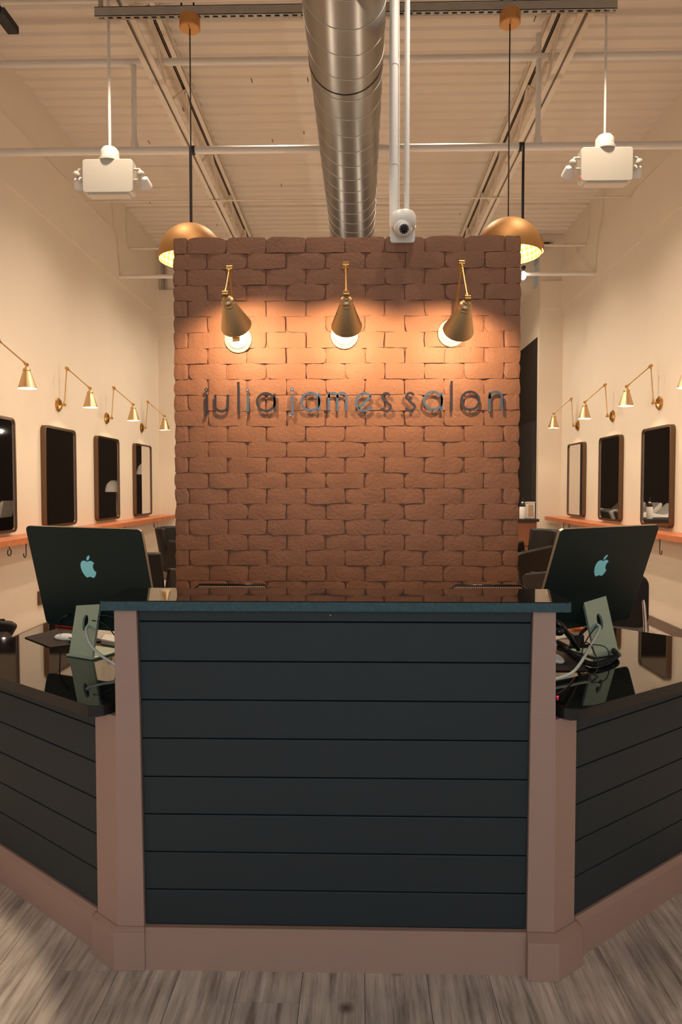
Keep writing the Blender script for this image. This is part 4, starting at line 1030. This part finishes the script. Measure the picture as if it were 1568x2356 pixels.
def styling_chair(x, y, rz, lab, sh=0.52, h=0.93):
    t = thing('styling_chair', (x, y, 0), lab, 'chair', 'black hydraulic styling chairs', rz, local=True)
    MB().lathe([(0, 0), (0.30, 0), (0.30, 0.012), (0.25, 0.028), (0.05, 0.035), (0, 0.035)], (0, 0, 0), n=40).build('base', M['chrome'], t, smooth=40)
    MB().lathe([(0.045, 0.03), (0.045, 0.25), (0.032, 0.25), (0.032, sh - 0.10), (0, sh - 0.10)], (0, 0, 0), n=24).build('column', M['chrome'], t, smooth=40)
    MB().tube([(0.04, 0, 0.27), (0.16, 0.02, 0.33), (0.22, 0.02, 0.36)], 0.007, 8).build('pump_lever', M['chrome'], t)
    MB().b2((-0.25, -0.25, sh - 0.11), (0.25, 0.24, sh)).build('seat', M['leather'], t, bevel=0.035, smooth=40)
    vs = []
    bk = MB()
    nst = 12
    for i in range(nst + 1):
        a = math.radians(-62 + 124 * i / nst)
        for r_, z_ in ((0.33, sh - 0.06), (0.36, h), (0.28, h), (0.27, sh - 0.06)):
            bk.v.append(Vector((r_ * math.sin(a) * 0.92, 0.02 + r_ * math.cos(a) * 0.85 + (z_ - sh) * 0.12, z_)))
    for i in range(nst):
        for q in range(4): bk.f.append((i * 4 + q, i * 4 + (q + 1) % 4, i * 4 + 4 + (q + 1) % 4, i * 4 + 4 + q))
    bk.f += [(0, 1, 2, 3), (nst * 4, nst * 4 + 1, nst * 4 + 2, nst * 4 + 3)]
    bk.build('backrest', M['leather'], t, bevel=0.02, smooth=40)
    for s1 in (-1, 1):
        m = MB(); pr_ = [(0.20, sh - 0.09), (0.14, h - 0.13), (-0.24, h - 0.20), (-0.28, h - 0.23), (-0.22, sh - 0.09)]
        m.extr(pr_, (s1 * 0.30 - 0.03, 0, 0), (0, 1, 0), (0, 0, 1), (0.06, 0, 0)); m.build('armrest', M['brownleather'], t, bevel=0.018, smooth=40)
        MB().b2((s1 * 0.30 - 0.012, -0.20, h - 0.195), (s1 * 0.30 + 0.012, 0.10, h - 0.18)).build('arm_pad', M['leather'], t, bevel=0.006)
    MB().tube([(-0.16, -0.22, sh - 0.08), (-0.17, -0.42, 0.16), (0.17, -0.42, 0.16), (0.16, -0.22, sh - 0.08)], 0.012, 8).build('footrest', M['chrome'], t, smooth=50)
    return t


styling_chair(-1.70, 5.75, math.radians(150), 'styling chair between the left computer and the brick wall', h=0.88)
styling_chair(-2.02, 8.1, math.radians(90), 'styling chair at the third left mirror')
styling_chair(-2.44, 4.15, math.radians(110), 'styling chair at the left edge beyond the left wing', h=0.70, sh=0.45)
styling_chair(1.72, 6.95, math.radians(-75), 'farther styling chair just right of the brick wall', h=0.97)
styling_chair(1.86, 5.85, math.radians(-150), 'nearer styling chair between the brick wall and the right computer', h=0.86)

t = thing('side_chair', (1.66, 4.45, 0), 'black rounded-back chair on chrome legs right of the right computer', 'chair', None, math.radians(-25), local=True)
MB().extr(rrect(0.46, 0.34, 0.07), (0, -0.20, 0.70), (1, 0, 0), (0, -0.15, 1), (0, 0.05, 0)).build('backrest', M['fabric'], t, bevel=0.015, smooth=40)
MB().extr(rrect(0.44, 0.42, 0.06), (0, 0.06, 0.44), (1, 0, 0), (0, 1, 0), (0, 0, 0.06)).build('seat', M['fabric'], t, bevel=0.015, smooth=40)
for s1 in (-1, 1):
    MB().tube(spline([(s1 * 0.20, -0.19, 0.72), (s1 * 0.215, -0.21, 0.50), (s1 * 0.22, -0.24, 0.30), (s1 * 0.225, -0.27, 0.013)], 5), 0.0125, 10).build('leg', M['chrome'], t, smooth=50)
    MB().tube([(s1 * 0.21, -0.15, 0.45), (s1 * 0.21, 0.24, 0.45), (s1 * 0.22, 0.27, 0.013)], 0.0125, 10).build('leg', M['chrome'], t, smooth=50)

# ------------------------------------------------------------------ cabinet and items right of the partition, shampoo room
t = thing('drawer_cabinet', (2.0, 9.0, 0), 'red-brown wooden cabinet with a black top behind the right end of the partition', 'cabinet')
MB().b2((1.55, 8.75, 0.0), (2.31, 9.25, 0.965)).build('body', M['cabinet'], t, bevel=0.004)
MB().b2((1.53, 8.72, 0.965), (2.335, 9.28, 1.0)).build('top', M['dark'], t, bevel=0.003)
for k in range(3): MB().b2((1.58, 8.735, 0.06 + 0.30 * k), (2.28, 8.751, 0.34 + 0.30 * k)).build('drawer', M['cabinet'], t, bevel=0.003)
q = onY(1201, 1186, 8.85)
t = thing('lotion_bottle', (q.x, 8.85, 1.0), 'dark bottle with a white label on the wooden cabinet', 'bottle')
MB().lathe([(0, 0), (0.036, 0), (0.038, 0.01), (0.038, 0.17), (0.015, 0.20), (0.013, 0.22), (0, 0.22)], (q.x, 8.85, 1.0002), n=24).build('bottle_body', M['white'], t, smooth=40)
MB().cyl((q.x, 8.85, 1.22), (q.x, 8.85, 1.275), 0.016, 14).build('cap', M['gloss_black'], t, smooth=40)
MB().lathe([(0.0386, 0.155), (0.0386, 0.172), (0.016, 0.202)], (q.x, 8.85, 1.0), n=24).build('shoulder', M['gloss_black'], t, smooth=40)
q = onY(1218, 1186, 8.95)
t = thing('clear_container', (q.x, 8.95, 1.0), 'clear square container beside the bottle on the wooden cabinet', 'container')
MB().b2((q.x - 0.052, 8.90, 1.0002), (q.x + 0.052, 9.0, 1.20)).build('container_body', M['acrylic'], t, bevel=0.004)
MB().b2((q.x - 0.056, 8.895, 1.20), (q.x + 0.056, 9.005, 1.215)).build('lid', M['offwhite'], t, bevel=0.002)
for k in range(4): MB().cyl((q.x - 0.03 + 0.02 * k, 8.893, 1.02), (q.x - 0.025 + 0.016 * k, 8.893, 1.18), 0.004, 6).build('brush', M['brass'], t)

for k in range(4):
    x = 1.15; yb = 11.1 + 0.66 * k
    t = thing('shampoo_bowl', (x, yb, 0), ('nearest', 'second', 'third', 'farthest')[k] + ' white shampoo bowl of the row seen in the right mirrors', 'basin', 'shampoo bowls in the dark back room')
    MB().lathe([(0.0, 0.0), (0.07, 0.0), (0.06, 0.55), (0, 0.55)], (x - 0.25, yb, 0), n=16).build('pedestal', M['leather'], t, smooth=40)
    pr_ = [(-0.30, 0.0), (0.24, 0.0), (0.30, 0.16), (0.18, 0.20), (-0.12, 0.14), (-0.34, 0.34), (-0.36, 0.30)]
    MB().extr([(a, b + 0.82) for a, b in pr_], (x, yb - 0.24, 0), (1, 0, 0), (0, 0, 1), (0, 0.48, 0)).build('bowl', M['ceramic'], t, bevel=0.03, smooth=40)
    MB().b2((x + 0.35, yb - 0.25, 0.36), (x + 0.85, yb + 0.25, 0.50)).build('seat', M['leather'], t, bevel=0.03)
    MB().b2((x + 0.4, yb - 0.2, 0), (x + 0.75, yb + 0.2, 0.36)).build('seat_base', M['leather'], t)
for k, (x, z) in enumerate(((-1.95, 1.75), (-1.35, 1.42))):
    t = thing('hood_dryer', (x, 12.8, 0), ('taller', 'shorter')[k] + ' white hooded hair dryer on a stand in the dark back room', 'hair dryer', 'hood dryers in the dark back room')
    MB().lathe([(0.0, 0.22), (0.06, 0.21), (0.12, 0.15), (0.15, 0.05), (0.15, 0), (0.13, 0)], (x, 12.8, z - 0.1), n=24).build('hood', M['ceramic'], t, smooth=40)
    MB().cyl((x, 12.97, 0.03), (x, 12.97, z + 0.05), 0.014, 8).build('stand_pole', M['chrome'], t)
    MB().cyl((x, 12.97, z + 0.04), (x, 12.82, z + 0.06), 0.012, 8).build('hood_arm', M['chrome'], t)
    MB().lathe([(0, 0), (0.2, 0), (0.2, 0.02), (0.03, 0.03), (0, 0.03)], (x, 12.97, 0), n=20).build('base', M['chrome'], t)
